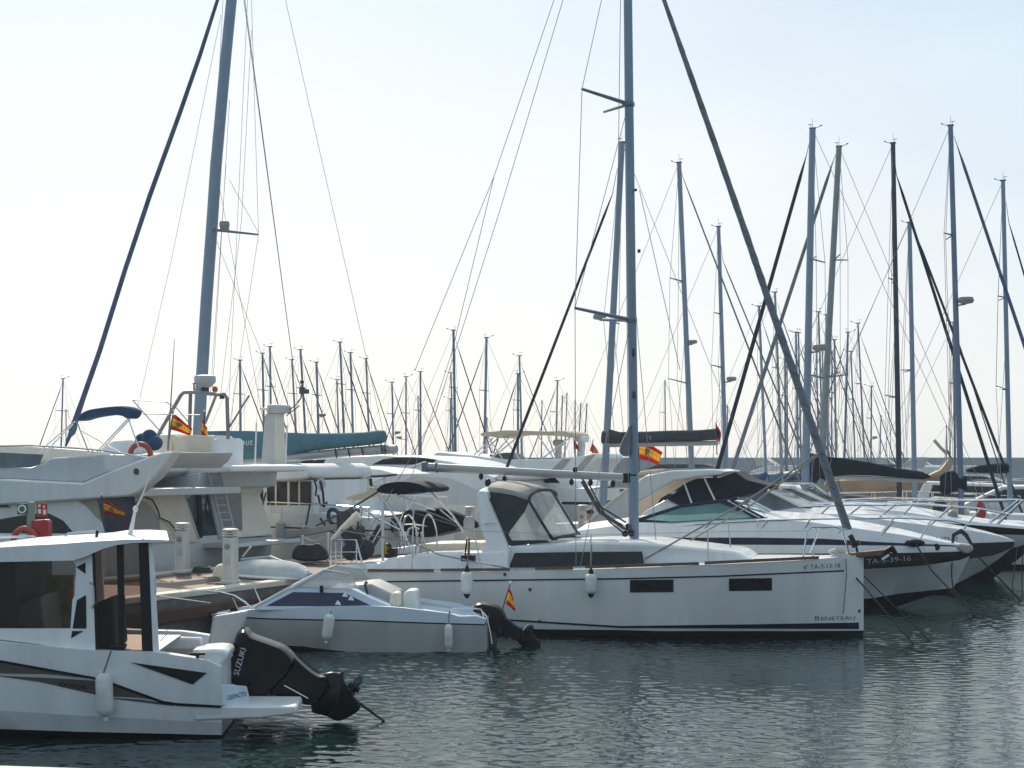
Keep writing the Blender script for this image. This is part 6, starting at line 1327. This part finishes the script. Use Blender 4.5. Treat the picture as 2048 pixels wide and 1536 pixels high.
# warm harbour air
hz = MB().box((0, 100, 12.2), (660, 300, 27.6)).build('haze', None, None, smooth=0)
hm_ = bpy.data.materials.new('haze_air'); hm_.use_nodes = True; hn = hm_.node_tree; hn.nodes.remove(hn.nodes['Principled BSDF'])
pv_ = hn.nodes.new('ShaderNodeVolumePrincipled'); pv_.inputs['Density'].default_value = HAZE; pv_.inputs['Color'].default_value = (.78, .90, 1, 1); pv_.inputs['Anisotropy'].default_value = .35
hn.links.new(pv_.outputs[0], hn.nodes['Material Output'].inputs['Volume']); hz.data.materials.clear(); hz.data.materials.append(hm_); tag(hz, kind='stuff')
# ---------------------------------------------------------------- light
w = bpy.data.worlds.new('World'); S.world = w; w.use_nodes = True
nt = w.node_tree; N, L = nt.nodes, nt.links
sky = N.new('ShaderNodeTexSky'); sky.sky_type = 'NISHITA'; sky.sun_disc = False
sky.sun_elevation = SUN_EL; sky.sun_rotation = SUN_AZ; sky.air_density = SKY[0]; sky.dust_density = SKY[1]; sky.ozone_density = SKY[2]
bg = N['Background']; bg.inputs['Strength'].default_value = SKY[3]
# thin high cloud veil
tc = N.new('ShaderNodeTexCoord'); mp = N.new('ShaderNodeMapping'); mp.inputs['Scale'].default_value = (1.2, 1.2, 3.2)
n = N.new('ShaderNodeTexNoise'); n.inputs['Scale'].default_value = 2.6; n.inputs['Detail'].default_value = 6; n.inputs['Distortion'].default_value = .6
L.new(tc.outputs['Generated'], mp.inputs['Vector']); L.new(mp.outputs['Vector'], n.inputs['Vector'])
mr = N.new('ShaderNodeMapRange'); mr.inputs['From Min'].default_value = .3; mr.inputs['From Max'].default_value = .75
mr.inputs['To Min'].default_value = VEIL[0]; mr.inputs['To Max'].default_value = VEIL[1]; L.new(n.outputs['Fac'], mr.inputs['Value'])
# the veil of thin cloud scatters forward: bright toward the sun, bluish behind the viewer
mp2 = N.new('ShaderNodeMapping'); mp2.inputs['Scale'].default_value = (.6, 1, 1.7); L.new(tc.outputs['Generated'], mp2.inputs['Vector'])
nm = N.new('ShaderNodeVectorMath'); nm.operation = 'NORMALIZE'; L.new(mp2.outputs['Vector'], nm.inputs[0])
vd = N.new('ShaderNodeVectorMath'); vd.operation = 'DOT_PRODUCT'; vd.inputs[1].default_value = (math.sin(R(-9)), math.cos(R(-9)), .02)
L.new(nm.outputs['Vector'], vd.inputs[0])
cr = N.new('ShaderNodeValToRGB'); cr.color_ramp.interpolation = 'EASE'
e = cr.color_ramp.elements; e[0].position = 0; e[1].position = 1
e[0].color = (*BACKC, 1); e[1].color = (*FRONTC, 1)
for pos, c_ in MIDC: k = e.new(pos); k.color = (*c_, 1)
m2 = N.new('ShaderNodeMapRange'); m2.inputs['From Min'].default_value = -1; m2.inputs['From Max'].default_value = 1
L.new(vd.outputs['Value'], m2.inputs['Value']); L.new(m2.outputs['Result'], cr.inputs['Fac'])
cs = N.new('ShaderNodeMapRange'); cs.inputs['From Min'].default_value = .3; cs.inputs['From Max'].default_value = .7; cs.inputs['To Min'].default_value = VEILK * .91; cs.inputs['To Max'].default_value = VEILK * 1.06
L.new(n.outputs['Fac'], cs.inputs['Value'])
sc_ = N.new('ShaderNodeVectorMath'); sc_.operation = 'SCALE'; L.new(cs.outputs['Result'], sc_.inputs['Scale']); L.new(cr.outputs['Color'], sc_.inputs[0])
mx = N.new('ShaderNodeMix'); mx.data_type = 'RGBA'
L.new(mr.outputs['Result'], mx.inputs['Factor']); L.new(sky.outputs['Color'], mx.inputs['A']); L.new(sc_.outputs['Vector'], mx.inputs['B'])
L.new(mx.outputs['Result'], bg.inputs['Color'])

sd = Vector((math.sin(SUN_AZ) * math.cos(SUN_EL), math.cos(SUN_AZ) * math.cos(SUN_EL), math.sin(SUN_EL)))
sl = bpy.data.lights.new('sun', 'SUN'); sl.energy = SUNP; sl.angle = R(.6); sl.color = (1, .88, .72)
so = bpy.data.objects.new('sun', sl); COL.objects.link(so); so.rotation_euler = sd.to_track_quat('Z', 'Y').to_euler(); so.location = (0, 0, 40)

c = bpy.data.cameras.new('camera'); co = bpy.data.objects.new('camera', c); COL.objects.link(co)
co.location = (0, 0, CH); co.rotation_euler = (R(90), 0, 0)
c.sensor_width = 36; c.lens = FOC * 36 / 2048; c.shift_y = (HY - 768) / 2048; c.clip_start = .5; c.clip_end = 6000
S.camera = co
vs_ = S.view_settings; vs_.view_transform = 'Standard'; vs_.look = 'None'; vs_.exposure = EXPO; vs_.gamma = 1
S.cycles.max_bounces = 8; S.cycles.transparent_max_bounces = 16; S.cycles.use_denoising = True
